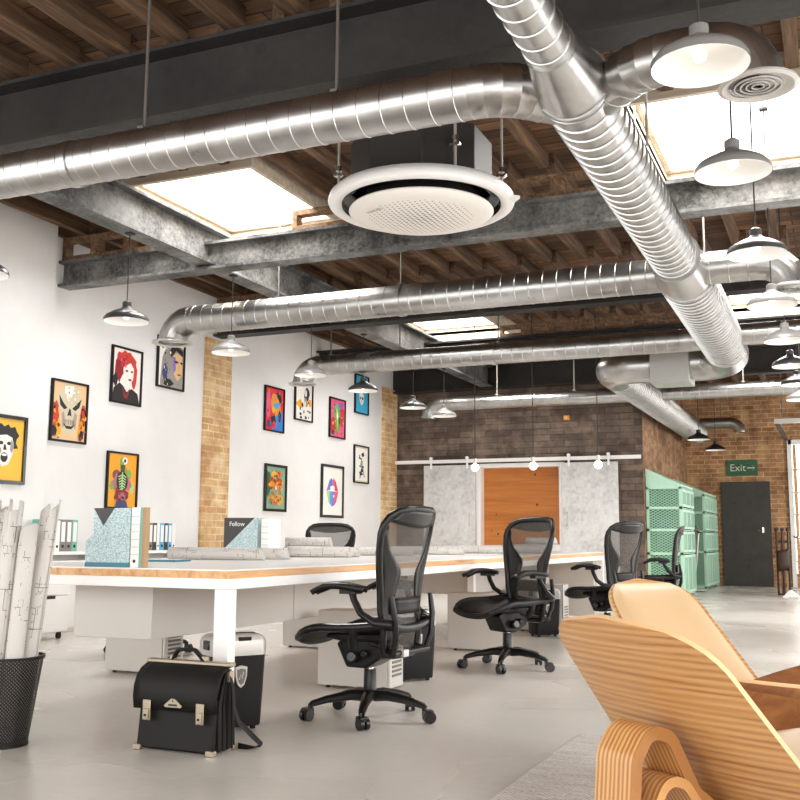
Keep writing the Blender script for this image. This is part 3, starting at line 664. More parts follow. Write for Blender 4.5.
picture('framed print of a woman with red hair in a black jacket', 8.62, 9.14, 2.34, 2.97, 'a_skin',
    [('a_red', blob(.46, .75, .36, .22, 11, 22, .14)), ('a_crim', blob(.22, .6, .16, .22, 12)), ('a_red', blob(.78, .56, .1, .26, 13)), ('a_skin', [(.38, .74), (.6, .8), (.76, .66), (.74, .46), (.6, .32), (.46, .4), (.38, .56)]),
     ('a_red', [(.26, .9), (.6, .92), (.8, .74), (.6, .76), (.44, .68), (.3, .66)]), ('a_crim', [(.3, .82), (.5, .84), (.4, .74)]), ('a_black', [(.0, .0), (.06, .24), (.26, .36), (.4, .3), (.52, .2), (.7, .28), (.92, .2), (1, 0)]),
     ('a_crim', [(.34, .3), (.5, .14), (.64, .3), (.56, .08), (.44, .08)]), ('a_black', ell(.5, .6, .05, .02)), ('a_black', ell(.68, .6, .04, .02)), ('a_crim', ell(.62, .44, .06, .02)), ('a_black', blob(.1, .4, .08, .12, 15))] + specks(['a_crim', 'a_red', 'a_rose'], 18, 310, (.18, .5, .55, .92), (.01, .035)))
picture('framed print of a hooded face in grey and violet, below a duct outlet', 9.41, 9.94, 2.62, 3.23, 'a_white',
    [('a_grey', [(.1, .1), (.16, .6), (.36, .92), (.66, .98), (1, .86), (1, 0), (.1, 0)]), ('a_black', [(.4, .72), (.6, .94), (.98, .82), (.98, .7), (.7, .8), (.5, .62)]), ('a_tan', [(.56, .66), (.72, .76), (.95, .7), (.96, .3), (.78, .16), (.62, .3)]),
     ('a_violet', [(.56, .66), (.62, .3), (.7, .4), (.68, .66)]), ('a_black', ell(.72, .56, .08, .025)), ('a_black', ell(.92, .56, .05, .025)), ('a_brown', ell(.84, .3, .08, .02)), ('a_yellow', [(.8, .56), (.78, .4), (.88, .4)]), ('a_navy', blob(.28, .3, .1, .2, 21)), ('a_black', blob(.4, .1, .2, .08, 22))] + specks(['a_black', 'a_grey', 'a_navy', 'a_white'], 22, 309, (.15, .6, .05, .85), (.008, .04)))
picture('framed print of a green figure with an open ribcage on orange', 8.62, 9.14, 1.19, 1.81, 'a_orange',
    [('a_brown', ell(.3, .6, .14, .1)), ('a_green', ell(.5, .86, .1, .08)), ('a_white', ell(.58, .88, .09, .07)), ('a_black', ell(.58, .88, .04, .035)), ('a_dkgreen', [(.42, .8), (.6, .8), (.58, .66), (.44, .66)]),
     ('a_green', blob(.72, .62, .12, .1, 31)), ('a_green', blob(.16, .4, .08, .1, 32)), ('a_lime', blob(.86, .36, .07, .1, 33)), ('a_pink', [(.3, .66), (.16, .44), (.26, .3), (.4, .4)]), ('a_pink', [(.68, .64), (.86, .42), (.72, .3), (.6, .4)]),
     ('a_black', ell(.5, .48, .2, .2)), ('a_lime', [(.48, .66), (.52, .66), (.52, .32), (.48, .32)])] +
    [('a_lime', [(.49, .62 - .05 * i), (.36 + .01 * i, .58 - .05 * i), (.37 + .01 * i, .555 - .05 * i), (.49, .595 - .05 * i)]) for i in range(6)] + [('a_lime', mir([(.49, .62 - .05 * i), (.36 + .01 * i, .58 - .05 * i), (.37 + .01 * i, .555 - .05 * i), (.49, .595 - .05 * i)])) for i in range(6)] +
    [('a_crim', blob(.48, .22, .24, .12, 34)), ('a_pink', blob(.5, .2, .12, .08, 35)), ('a_navy', [(.28, 0), (.32, .12), (.66, .12), (.72, 0)])] + specks(['a_black', 'a_crim', 'a_brown'], 22, 307, (.26, .74, .12, .34), (.01, .035)) + specks(['a_black', 'a_dkgreen'], 10, 308, (.42, .6, .68, .86), (.008, .02)))
picture('framed print in red, yellow and blue with a cyan eye shape', 11.81, 12.34, 2.35, 2.98, 'a_hotred',
    [('a_rose', blob(.15, .6, .15, .3, 41)), ('a_gold', [(.3, .7), (.4, .88), (.62, .86), (.84, .66), (.9, .4), (.6, .34), (.36, .44)]), ('a_black', [(.55, .9), (.8, .94), (.96, .7), (.8, .68)]), ('a_blue', [(.4, .0), (.5, .3), (.96, .5), (1, 0)]), ('a_yellow', blob(.5, .5, .12, .12, 42)),
     ('a_sky', ell(.62, .6, .18, .07)), ('a_black', [(.3, .3), (.5, .4), (.6, .2), (.36, .1)]), ('a_hotred', blob(.5, .14, .1, .08, 43)), ('a_black', blob(.8, .36, .08, .14, 44)), ('a_navy', blob(.2, .14, .1, .1, 45))] + specks(['a_hotred', 'a_black', 'a_gold', 'a_blue', 'a_rose', 'a_sky'], 26, 301))
picture('framed black and white comic print with an orange patch, below a lamp', 12.64, 13.18, 2.59, 3.17, 'a_white',
    [('a_orange', [(0, .4), (.3, .56), (.5, .36), (.3, .3)]), ('a_orange', blob(.88, .5, .1, .1, 51)), ('a_black', blob(.68, .72, .16, .2, 52)), ('a_white', blob(.62, .74, .06, .1, 53))] + [('a_black', blob(R.uniform(.1, .9), R.uniform(.04, .5), R.uniform(.02, .07), R.uniform(.02, .06), 60 + i)) for i in range(14)] + [('a_grey', blob(.6, .48, .1, .12, 54)), ('a_white', blob(.56, .45, .05, .08, 55))])
picture('framed print of tangled green shapes on rose red', 13.73, 14.27, 2.44, 3.07, 'a_rose',
    [('a_red', blob(.3, .3, .3, .2, 71)), ('a_red', blob(.8, .6, .18, .3, 72)), ('a_purple', blob(.75, .85, .2, .1, 73)), ('a_green', [(.3, .9), (.6, .86), (.7, .6), (.62, .3), (.74, .06), (.5, .2), (.36, .06), (.4, .4), (.26, .6)]), ('a_lime', [(.4, .8), (.52, .78), (.56, .5), (.5, .24), (.46, .5)]), ('a_mint', blob(.44, .82, .14, .08, 74)), ('a_white', blob(.5, .55, .05, .1, 75)), ('a_dkgreen', blob(.64, .44, .05, .12, 76)), ('a_navy', blob(.2, .1, .1, .06, 77))] + specks(['a_red', 'a_dkgreen', 'a_lime', 'a_rose', 'a_white', 'a_mint'], 34, 302))
picture('framed blue print with a pale face shape, partly behind a lamp', 14.61, 15.13, 2.92, 3.57, 'a_sky',
    [('a_black', blob(.5, .66, .26, .14, 81)), ('a_white', [(.3, .5), (.5, .56), (.7, .5), (.66, .3), (.5, .2), (.36, .3)]), ('a_brown', ell(.42, .4, .06, .04)), ('a_black', ell(.58, .4, .06, .04)), ('a_grey', [(.46, .34), (.54, .34), (.5, .26)])])
tg = [('a_mint', blob(.8, .6, .2, .4, 90)), ('a_dkgreen', blob(.12, .6, .12, .3, 91))]
for i in range(14):
    tg.append((('a_gold', 'a_orange', 'a_red', 'a_yellow')[i % 4], blob(.5 + .2 * math.cos(i * 1.9) , .5 + .33 * math.sin(i * 1.3), .16, .09, 92 + i, 14, .3)))
tg += [('a_brown', blob(.5 + .2 * math.cos(i * 1.1), .5 + .33 * math.sin(i * 2.1), .06, .025, 120 + i)) for i in range(10)] + [('a_mint', ell(.52, .28, .08, .05)), ('a_white', ell(.5, .5, .06, .04))] + specks(['a_gold', 'a_yellow', 'a_red', 'a_brown', 'a_orange', 'a_pink', 'a_mint'], 60, 303, (.2, .8, .1, .92), (.015, .05))
picture('framed print of swirling orange and gold shapes on green', 11.86, 12.45, 1.25, 1.90, 'a_mint', tg, .036)
def lip(up): return [(.2, .5), (.34, .72), (.44, .78), (.5, .74), (.56, .78), (.66, .72), (.8, .5), (.5, .54)] if up else [(.2, .5), (.5, .5), (.8, .5), (.7, .28), (.5, .18), (.3, .28)]
picture('framed print of rainbow-coloured lips on white', 13.50, 14.24, 1.20, 2.01, 'a_white',
    [('a_violet', [(.2, .5), (.34, .72), (.44, .78), (.44, .54)]), ('a_blue', [(.38, .74), (.44, .78), (.5, .74), (.5, .54), (.4, .54)]), ('a_rose', [(.5, .74), (.56, .78), (.66, .72), (.66, .52), (.5, .54)]), ('a_hotred', [(.62, .74), (.66, .72), (.8, .5), (.64, .52)]),
     ('a_lime', [(.2, .5), (.36, .5), (.36, .24), (.3, .28)]), ('a_sky', [(.36, .5), (.48, .5), (.46, .19), (.36, .24)]), ('a_violet', [(.48, .5), (.6, .5), (.6, .21), (.5, .18), (.46, .19)]), ('a_rose', [(.6, .5), (.8, .5), (.7, .28), (.6, .21)]), ('a_white', ell(.5, .57, .12, .05)), ('a_white', ell(.56, .4, .03, .03))], .04)
picture('framed pale print of black ink branches beside the far brick pilaster', 14.61, 15.16, 1.78, 2.40, 'a_bone',
    [('a_white', [(.06, .04), (.94, .04), (.94, .96), (.06, .96)])] + [('a_black', blob(.35 + .3 * R.random(), .2 + .6 * R.random(), R.uniform(.03, .1), R.uniform(.02, .07), 140 + i, 12, .4)) for i in range(11)] + [('a_black', [(.36, .1), (.42, .1), (.6, .6), (.56, .6)]), ('a_black', [(.7, .14), (.74, .14), (.5, .66), (.46, .62)]), ('a_mint', blob(.5, .5, .08, .1, 160))])
# ------------------------------------------------------------------ sliding doors, rail, exit sign
for x0, x1, lab in ((-6.6, -5.66, 'left'), (-4.18, -3.25, 'right')):
    t = thing('sliding_door', 'pale concrete-look sliding door hung %s of the orange doorway' % lab, 'door', ((x0 + x1) / 2, YD - .1, .02), group='sliding doors on the rail', kind='thing')
    w = (x1 - x0) / 2
    p = MB().box(-w, w, -.03, .03, .0, 2.12).build('door_panel', M['concrete'], t, bevel=.004)
    hx = w - .1 if lab == 'left' else -w + .1
    MB().tube(fillet([(hx, -.03, 1.1), (hx, -.07, 1.1), (hx, -.07, 1.3), (hx, -.03, 1.3)], .02, 3), .01, 8).build('door_pull', M['silver'], t)
    for hx in (-w + .14, w - .14):
        MB().box(hx - .016, hx + .016, -.045, -.03, 2.06, 2.24).cyl((hx, -.055, 2.24), (hx, -.02, 2.24), .028, 14).build('roller_hanger', M['white_metal'], t)
t = thing('door_rail', 'long white sliding door rail across the charred brick wall', 'rail', (-5.0, YD - .03, 2.2))
MB().box(-2.16, 2.12, -.07, -.05, -.02, .04).build('rail_bar', M['white_metal'], t)
for x in (-2.1, -1.0, 0, 1.0, 2.05): MB().cyl((x, -.05, .01), (x, .03, .01), .02, 10).build('rail_standoff', M['white_metal'], t)
t = thing('exit_sign', 'green exit sign with an arrow above the black door', 'sign', (-1.78, YE - .02, 2.335))
MB().box(-.295, .295, -.015, .018, -.155, .155).build('sign_board', M['sign_green'], t, bevel=.004)
text_mesh('Exit', .2, M['sign_letter'], t, 'sign_lettering', Matrix.Translation((-.08, -.016, .0)) @ rot('X', PI / 2), .002)
MB().box(.1, .24, -.019, -.016, -.011, .011).bar((.245, -.0175, 0), (.185, -.0175, .06), .003, .022, up=(0, 1, 0)).bar((.245, -.0175, 0), (.185, -.0175, -.06), .003, .022, up=(0, 1, 0)).build('sign_arrow', M['sign_letter'], t, smooth=False)
t = thing('wall_sounder', 'small amber alarm fitting high on the charred brick wall', 'alarm', (-4.09, YD, 2.89)); MB().box(-.05, .05, -.05, 0, -.04, .04).build('fitting_body', M['a_gold'], t, bevel=.01); MB().cyl((0, -.05, 0), (0, -.07, 0), .025, 12).build('fitting_lens', M['a_tan'], t)
t = thing('strip_light', 'short white strip light at the top of the wall above the far brick pilaster', 'lamp', (-6.995, 16.04, 3.93)); MB().box(-.2, .2, -.05, .05, -.03, .03).build('light_body', M['white'], t, bevel=.01); MB().box(-.18, .18, -.035, .035, -.045, -.03).build('diffuser', M['lamp_in'], t)
# hung steel frame near the loading window
t = thing('hung_steel_frame', 'grey steel rail frame hung near the window right of the exit sign', 'rail', (-.93, 18, 2.88))
MB().box(-.03, 1.4, -.03, .03, -.03, .05).build('cross_rail', M['silver'], t); MB().box(-.03, .03, .03, 3.25, -.02, .04).build('side_rail', M['steel_dark'], t)
for x in (.1, 1.2): MB().cyl((x, 0, .04), (x, 0, 1.19), .008, 8).build('hanger_rod', M['rod'], t)
# ------------------------------------------------------------------ long bench desk
TX0, TX1, TY0, TY1, TZ = -4.13, -2.53, 3.9, 11.7, .752
desk = thing('bench_desk', 'long white bench desk with an oak edge running down the room', 'desk', (-3.33, 7.8, 0))
part(MB().box(TX0 + .004, TX1 - .004, TY0 + .004, TY1 - .004, TZ - .006, TZ), 'tabletop', desk, M['white'])
part(MB().box(TX0, TX1, TY0, TY1, TZ - .04, TZ - .006), 'oak_edge', desk, M['oak'], bevel=.002)
fr = MB().box(TX0, TX1, TY0, TY0 + .05, TZ - .088, TZ - .04).box(TX0, TX1, TY1 - .05, TY1, TZ - .088, TZ - .04).box(TX0, TX0 + .05, TY0 + .05, TY1 - .05, TZ - .088, TZ - .04).box(TX1 - .05, TX1, TY0 + .05, TY1 - .05, TZ - .088, TZ - .04)
part(fr, 'frame', desk, M['white_metal'], bevel=.003)
for x in (TX0, TX1 - .08):
    for y in (TY0, TY1 - .06): part(MB().box(x, x + .08, y, y + .06, 0, TZ - .089), 'leg', desk, M['white_metal'], bevel=.003)
for y0, y1 in ((4.1, 5.5), (5.5, 6.95), (8.65, 10.0), (10.0, 11.4)):
    part(MB().box(-3.58, -3.1, y0, y1 - .006, .40, TZ - .041), 'under_cabinet', desk, M['grey_panel'], bevel=.003)
for x in (-3.66, -3.08): part(MB().box(x, x + .06, 8.58, 8.64, 0, TZ - .041), 'leg', desk, M['white_metal'], bevel=.003)
part(MB().box(-3.95, -2.62, TY1 - .14, TY1 - .11, .03, TZ - .09), 'end_panel', desk, M['grey_panel'], bevel=.003)
part(MB().box(-3.62, -3.585, 4.3, 6.6, .44, .52).box(-3.62, -3.585, 4.3, 6.6, .54, .62), 'cable_rail', desk, M['grey_panel'])
# ------------------------------------------------------------------ computers
def tower(x, y, rz, label, h=.46, d=.48, w=.21):
    t = thing('computer_tower', label, 'computer', (x, y, 0), rz, group='computer towers under the desk')
    MB().box(-d / 2, d / 2 - .02, -w / 2, w / 2, .015, h).build('case', M['grey_side'], t, bevel=.004)
    MB().box(d / 2 - .02, d / 2, -w / 2 + .004, w / 2 - .004, .015, h).build('front_panel', M['silver'], t, bevel=.006)
    v = MB()
    for i in range(7): v.box(d / 2, d / 2 + .004, -w * .32, w * .32, .08 + i * .026, .094 + i * .026)
    MB().box(d / 2, d / 2 + .003, -w * .3, w * .3, h - .1, h - .06).build('drive_cover', M['vent'], t, smooth=False)
    v.build('vent_slots', M['vent'], t, smooth=False)
    f = MB()
    for a in (-1, 1):
        for b in (-1, 1): f.cyl((a * (d / 2 - .06), b * (w / 2 - .03), 0), (a * (d / 2 - .06), b * (w / 2 - .03), .016), .014, 10)
    f.build('rubber_feet', M['black_plastic'], t)
tower(-2.73, 5.68, 0, 'light grey computer tower behind the nearest mesh chair')
tower(-2.75, 7.95, 0, 'light grey computer tower behind the second mesh chair')
tower(-2.75, 9.85, 0, 'light grey computer tower behind the third mesh chair')
tower(-4.33, 5.66, 0, 'light grey computer tower under the desk left of the briefcase')
tower(-4.05, 7.53, 0, 'light grey computer tower in the shade under the desk middle', h=.5)
tower(-3.98, 8.9, 0, 'light grey computer tower with a slotted end, far under the desk')
# ------------------------------------------------------------------ shredder bins
def shredder(x, y, rz, label):
    t = thing('paper_shredder', label, 'shredder', (x, y, 0), rz, group='black shredder bins with a shield emblem'); t.scale = (.86, .86, .86)
    def rr(k, r=.03): return rrect(-.155 * k, .155 * k, -.115 * k, .115 * k, r)
    n = len(rr(1)); vs = []; fs = []
    lv = [(.02, .88), (.03, .9), (.2, .95), (.4, 1.0)]
    for z, k in lv: vs += [(p[0], p[1], z) for p in rr(k)]
    for i in range(len(lv) - 1): fs += [(i * n + k, i * n + (k + 1) % n, (i + 1) * n + (k + 1) % n, (i + 1) * n + k) for k in range(n)]
    fs += [tuple(range(n - 1, -1, -1)), tuple((len(lv) - 1) * n + k for k in range(n))]
    MB().add(vs, fs).build('bin_body', M['black_plastic'], t)
    lid = MB(); vs = []; fs = []
    lv = [(.4, 1.02), (.47, 1.03), (.495, .97), (.51, .84), (.513, .7)]
    for z, k in lv: vs += [(p[0], p[1], z) for p in rr(k, .035)]
    for i in range(len(lv) - 1): fs += [(i * n + k, i * n + (k + 1) % n, (i + 1) * n + (k + 1) % n, (i + 1) * n + k) for k in range(n)]
    fs += [tuple(range(n - 1, -1, -1)), tuple((len(lv) - 1) * n + k for k in range(n))]
    l = lid.add(vs, fs).build('lid', M['silver'], t)
    MB().box(-.1, .12, -.035, -.005, .508, .517).box(-.02, .06, -.116, -.10, .455, .50).build('paper_slot', M['gloss_black'], l, bevel=.003)
    for s in (-1, 1): MB().box(s * .155 - .012, s * .155 + .012, -.05, .03, .43, .48).build('side_latch', M['gloss_black'], t, bevel=.006)
    sh = [(-.036, .05), (0, .06), (.036, .05), (.034, 0), (.02, -.045), (0, -.062), (-.02, -.045), (-.034, 0)]
    e = MB().prism([(x_, z + .29) for x_, z in sh], -.122, -.108, 'xz'); e = e.build('shield_emblem', M['silver'], t, bevel=.003)
    MB().prism([(x_ * .72, z * .72 + .29) for x_, z in sh], -.1235, -.1215, 'xz').build('emblem_field', M['vent'], e, smooth=False)
    MB().tube([(-.014, -.1245, .275), (-.004, -.1245, .3), (.002, -.1245, .28), (.012, -.1245, .315)], .003, 6).build('emblem_mark', M['silver'], e)
    w = MB()
    for a in (-.1, .1):
        for b in (-.07, .07): w.cyl((a, b, 0), (a, b, .022), .016, 10)
    w.build('feet', M['black_plastic'], t)
shredder(-2.71, 4.22, 1.0, 'black and silver shredder bin behind the desk leg and briefcase')
shredder(-2.58, 6.12, .82, 'black shredder bin beside the computer tower behind the nearest chair')
shredder(-2.6, 9.35, .8, 'black shredder bin behind the second mesh chair')
# ------------------------------------------------------------------ mesh office chairs (forward = local +x)
OUT = [(.34, .165), (.38, .178), (.45, .185), (.55, .19), (.64, .2), (.74, .222), (.84, .245), (.92, .255), (.96, .25), (1.0, .228), (1.027, .185), (1.038, .12)]
def bx(z, y):
    c = [(.3, -.19), (.45, -.215), (.56, -.2), (.7, -.215), (.85, -.25), (1.0, -.285), (1.1, -.315)]
    for (a, p), (b, q) in zip(c, c[1:]):
        if a <= z <= b: x = p + (q - p) * (z - a) / (b - a); break
    return x + 1.0 * y * y
def make_chair(label):
    t = thing('office_chair', label, 'chair', (0, 0, 0), group='mesh office chairs round the desk')
    for k in range(5):
        a = math.radians(113 + 72 * k); c, s = math.cos(a), math.sin(a)
        m = MB().tube([(c * .03, s * .03, .115), (c * .1, s * .1, .118), (c * .22, s * .22, .1), (c * .29, s * .29, .082), (c * .302, s * .302, .07)], [.03, .026, .019, .016, .014], 10, sy=1.15, up=(0, 0, 1))
        lg = m.build('base_leg', M['graphite'], t)
        Mx = Matrix.Translation((c * .31, s * .31, 0)) @ rot('Z', a + .7)
        w = MB()
        q = (Mx @ rot('Y', PI / 2)).copy(); ax = (Mx @ rot('X', PI / 2))
        p0 = Mx @ V((.012, -.026, .03)); p1 = Mx @ V((.012, -.006, .03)); p2 = Mx @ V((.012, .006, .03)); p3 = Mx @ V((.012, .026, .03))
        w.cyl(p0, p1, .03, 18); w.cyl(p2, p3, .03, 18); w.cyl(p1, p2, .012, 10); w.box(-.02, .03, -.022, .022, .032, .064, 0, Mx); w.cyl(Mx @ V((-.008, 0, .05)), Mx @ V((-.008, 0, .08)), .009, 8)
        w.build('caster', M['gloss_black'], lg, bevel=.003)
    MB().lathe([(.05, .095), (.052, .12), (.04, .14), (.033, .15), (.031, .245)], 24).build('base_hub', M['graphite'], t)
    MB().cyl((0, 0, .245), (0, 0, .33), .017, 16).build('gas_cylinder', M['chrome'], t)
    b = MB().prism([(-.13, .37), (-.10, .30), (-.02, .255), (.09, .255), (.15, .37), (.11, .40), (-.1, .40)], -.09, .09, 'xz').build('tilt_box', M['graphite'], t, bevel=.012)
    for s in (-1, 1): MB().cyl((.03, s * .09, .31), (.03, s * .14, .315), .028, 16).cyl((-.03, s * .09, .33), (-.03, s * .125, .33), .02, 12).build('tension_knob', M['gloss_black'], b, bevel=.006)
    # seat
    def sp(u, v):  # u across -1..1, v back 0..1 front
        x = -.235 + .545 * v; hw = (.215 + .04 * min(1, v * 1.7)) * (1 - .22 * max(0, (v - .8) / .2) ** 2)
        z = .452 + .03 * abs(u) ** 2.5 - .02 * math.sin(PI * v) - .075 * max(0, (v - .62) / .38) ** 2 + .012 * (1 - v)
        return V((x, u * hw, z))
    MB().grid(lambda a, b: sp(a * 2 - 1, b), 14, 14).build('seat_mesh', M['seat_mesh'], t, solid=.018, sharp=80)
    edge = [sp(-1 + 2 * i / 10, 1) for i in range(11)] + [sp(1, 1 - i / 12) for i in range(1, 13)] + [sp(1 - 2 * i / 10, 0) for i in range(1, 11)] + [sp(-1, i / 12) for i in range(1, 12)]
    MB().tube([p - V((0, 0, .006)) for p in edge], .017, 10, closed=True, sx=1.2, sy=.9, up=(0, 0, 1)).build('seat_frame', M['graphite'], t)
    MB().prism([(-.2, .425), (-.14, .39), (.1, .385), (.2, .40), (.16, .43), (-.1, .438)], -.13, .13, 'xz').build('seat_pan', M['black_plastic'], t, bevel=.015)
    # back
    rg = [V((bx(z, w), w, z)) for z, w in OUT]; lf = [V((p.x, -p.y, p.z)) for p in reversed(rg)]
    bot = [V((bx(.332, .08), -.1, .332)), V((bx(.332, 0), 0, .33)), V((bx(.332, .08), .1, .332))]
    MB().tube(rg + [V((bx(1.042, 0), 0, 1.042))] + lf + bot, .02, 12, closed=True, sx=1., sy=.85).build('back_frame', M['graphite'], t, sharp=60)
    inn = {.34: .13, .45: .125, .55: .118, .62: .105, .69: .085, .72: .08, .75: .092, .79: .135, .84: .185, .9: .215, .96: .222}
    zs = sorted(inn); wing = MB()
    def ow(z):
        for (a, p), (b, q) in zip(OUT, OUT[1:]):
            if a <= z <= b: return p + (q - p) * (z - a) / (b - a)
        return OUT[0][1]
    for s in (-1, 1):
        wing.grid(lambda a, b, s=s: (lambda z: (lambda y: V((bx(z, y) - .004, s * y, z)))(ow(z) + (inn[z] - ow(z)) * a))(zs[round(b * (len(zs) - 1))]), 4, len(zs) - 1)
    wing.grid(lambda a, b: (lambda z, y: V((bx(z, y) - .006, y, z)))(1.036 - b * (.055 + .03 * (1 - (2 * a - 1) ** 2)), (2 * a - 1) * (.15 + .085 * b)), 12, 4)
    wing.build('back_wings', M['graphite'], t, solid=.008, sharp=80)
    MB().grid(lambda a, b: (lambda z: (lambda y: V((bx(z, y) + .002, y, z)))((2 * a - 1) * ow(z) * .98))(.34 + .69 * b), 10, 24).build('back_mesh', M['chair_mesh'], t, sharp=80)
    lp = MB().grid(lambda a, b: (lambda z, y: V((bx(z, y) - .03, y, z)))(.53 + .075 * b, (2 * a - 1) * .135), 8, 3)
    lp.build('lumbar_pad', M['black_plastic'], t, solid=.02, sharp=60)
    bs = MB()
    for s in (-1, 1): bs.tube([(-.235, s * .205, .62), (-.25, s * .20, .52), (-.25, s * .185, .42), (-.225, s * .165, .345), (-.12, s * .11, .375), (-.05, s * .08, .385)], [.012, .016, .016, .017, .018, .018], 10)
    bs.build('back_support', M['graphite'], t)
    MB().cyl((-.235, -.18, .345), (-.235, .18, .345), .014, 12).build('rear_bar', M['graphite'], t)
    MB().box(-.26, -.24, .07, .12, .328, .362).build('rear_tag', M['silver'], t, bevel=.002)
    for s in (-1, 1):
        pd = MB().grid(lambda a, b, s=s: V((-.13 + .3 * b, s * (.275 - .0) + (a - .5) * .088 * (1 - .25 * (2 * b - 1) ** 4), .662 + .012 * math.sin(PI * a) + .014 * math.sin(PI * (b * 1.2 - .1)) - .03 * max(0, b - .75) * 4 * .6)), 6, 12)
        ar = pd.build('armrest_pad', M['graphite'], t, solid=.026, bevel=.0, sharp=70)
        MB().tube([(-.05, s * .275, .65), (-.07, s * .28, .6), (-.11, s * .285, .54), (-.17, s * .27, .50), (-.235, s * .215, .49)], [.022, .02, .021, .024, .024], 12, sx=.8).box(-.09, -.0, s * .275 - .03, s * .275 + .03, .63, .652).build('arm_support', M['graphite'], t)
        MB().tube([(-.02, s * .2, .37), (-.03, s * .225, .41), (-.04, s * .23, .46), (-.05, s * .23, .48)], [.022, .022, .024, .02], 10).build('arm_knuckle', M['black_plastic'], t)
    return t
c0 = make_chair('black mesh office chair nearest the camera, seen from behind'); c0.location = (-2.22, 4.73, 0); c0.rotation_euler = (0, 0, math.radians(175))
dup(c0, (-2.19, 6.93, 0), math.radians(237), 'black mesh office chair with its seat swung forward, second along the desk')
dup(c0, (-1.98, 9.25, 0), math.radians(155), 'black mesh office chair third along the desk, by the pale sliding door')
dup(c0, (-1.98, 12.1, 0), math.radians(189), 'black mesh office chair seen edge-on before the mint lockers')
dup(c0, (-5.0, 9.65, 0), math.radians(-60), 'black mesh office chair on the far side of the desk, below the lips print')
dup(c0, (-4.93, 6.5, 0), .25, 'black mesh office chair hidden behind the teal file box, one caster showing')
# ------------------------------------------------------------------ briefcase
bg = thing('briefcase', 'black leather briefcase with brass clasps on the floor before the desk leg', 'briefcase', (-2.62, 3.73, 0), .0)
MB().prism([(-.075, .005), (.085, .005), (.085, .2), (.03, .36), (-.0, .36), (-.06, .22)], -.185, .185, 'yz').build('bag_body', M['black_soft'], bg, bevel=.008)
MB().prism([(-.085, .012), (-.06, .012), (-.045, .22), (-.06, .22)], -.192, .192, 'yz').build('front_panel', M['black_soft'], bg, bevel=.004)
for s in (-1, 1):
    g = MB()
    for y0 in (-.05, -.015, .02, .05): g.prism([(y0, .01), (y0 + .028, .01), (y0 + .02 , .2), (.012 + (y0 * .3) + .01, .34), (.012 + (y0 * .3), .34), (y0 - .004, .2)], s * .185, s * .2, 'yz')
    g.build('side_gusset', M['black_soft2'], bg, bevel=.004)
fl = MB().grid(lambda a, b: (lambda p: V(((2 * a - 1) * (.212 + .0 * b), p[0], p[1])))([(.03, .358), (-.005, .352), (-.045, .335), (-.075, .305), (-.092, .265), (-.096, .22), (-.088, .17)][round(b * 6)]), 10, 6)
fl.build('flap', M['black_soft'], bg, solid=.006, sharp=60)
MB().box(-.218, .218, -.002, .04, .352, .368).build('frame_bar', M['brass'], bg, bevel=.004)
hd = MB().tube(fillet([(-.09, .018, .365), (-.07, .018, .41), (.02, .018, .415), (.075, .018, .365)], .035, 5), .012, 10, sx=.7, sy=1.3)
hh = hd.build('handle', M['black_soft2'], bg)
for a, b in ((.06, .09), (-.105, -.078)): MB().box(a, b, .008, .03, .366, .388).build('handle_ring', M['brass'], hh, bevel=.004)
for x in (-.135, .135):
    k = MB().box(x - .02, x + .02, -.101, -.094, .125, .21).box(x - .014, x + .014, -.108, -.1, .13, .175).build('clasp', M['brass'], bg, bevel=.003)
    MB().cyl((x, -.107, .147), (x, -.111, .147), .006, 10).build('lock_hole', M['gloss_black'], k)
bd = MB().prism([(-.04, .185), (.04, .185), (.046, .193), (.01, .222), (-.01, .222), (-.046, .193)], -.101, -.094, 'xz').build('maker_badge', M['brass'], bg, bevel=.002)
MB().box(-.022, .022, -.1022, -.1005, .192, .2).cyl((0, -.1005, .212), (0, -.1022, .212), .004, 8).build('badge_mark', M['ink'], bd, smooth=False)
cn = MB()
for x0, x1 in ((-.205, -.165), (.165, .205)): cn.box(x0, x1, -.096, -.07, .0, .022)
cn.box(.19, .205, .06, .09, 0, .022)
cn.build('corner_guard', M['brass'], bg, bevel=.003)
sl = MB().box(.198, .215, .0, .03, .29, .335).build('strap_ring', M['brass'], bg, bevel=.003)
MB().tube([(.21, .015, .315), (.222, .02, .26), (.222, .03, .18), (.235, .05, .12), (.27, .1, .06), (.3, .13, .02), (.27, .12, .008), (.2, .1, .008)], .018, 8, sx=.14, sy=1., up=(1, .3, 0)).build('shoulder_strap', M['black_soft2'], bg)
# ------------------------------------------------------------------ bin with plans
bk = thing('waste_basket', 'black perforated metal basket full of rolled plans, cut by the left photo edge', 'basket', (-3.393, 3.46, 0))
MB().lathe_open([(.114, .012), (.13, .13), (.146, .25), (.163, .375)], 48).build('basket_wall', M['bin_mesh'], bk)
MB().lathe([(.163, .368), (.168, .368), (.168, .38), (.16, .38)], 48, closed=True).build('basket_rim', M['black_plastic'], bk)
MB().lathe([(.11, 0), (.117, 0), (.117, .014), (.0005, .014)], 40).build('basket_base', M['black_plastic'], bk)
def roll(L, r, label, group, jag=.05, turns=1.55, parent=None):
    n = int(36 * turns); vs = []; fs = []; ph = random.uniform(0, 6)
    for i in range(n + 1):
        a = 2 * PI * i / 36; rr = r * (1 - .16 * i / n)
        top = L - jag * (.5 + .5 * math.sin(a + ph)) - (jag * .9 * (i / n) if i > 30 else 0)
        for z in (0, L * .33, L * .66, top): vs.append((rr * math.cos(a + ph), rr * math.sin(a + ph), z))
    for i in range(n):
        for k in range(3): fs.append((i * 4 + k, (i + 1) * 4 + k, (i + 1) * 4 + k + 1, i * 4 + k + 1))
    o = MB().add(vs, fs).build('rolled_plan', M['plan'], None, solid=.0016, sharp=80, recalc=False)
    return tag(o, label, 'paper roll', group)
gb = 'rolled plans standing in the basket'
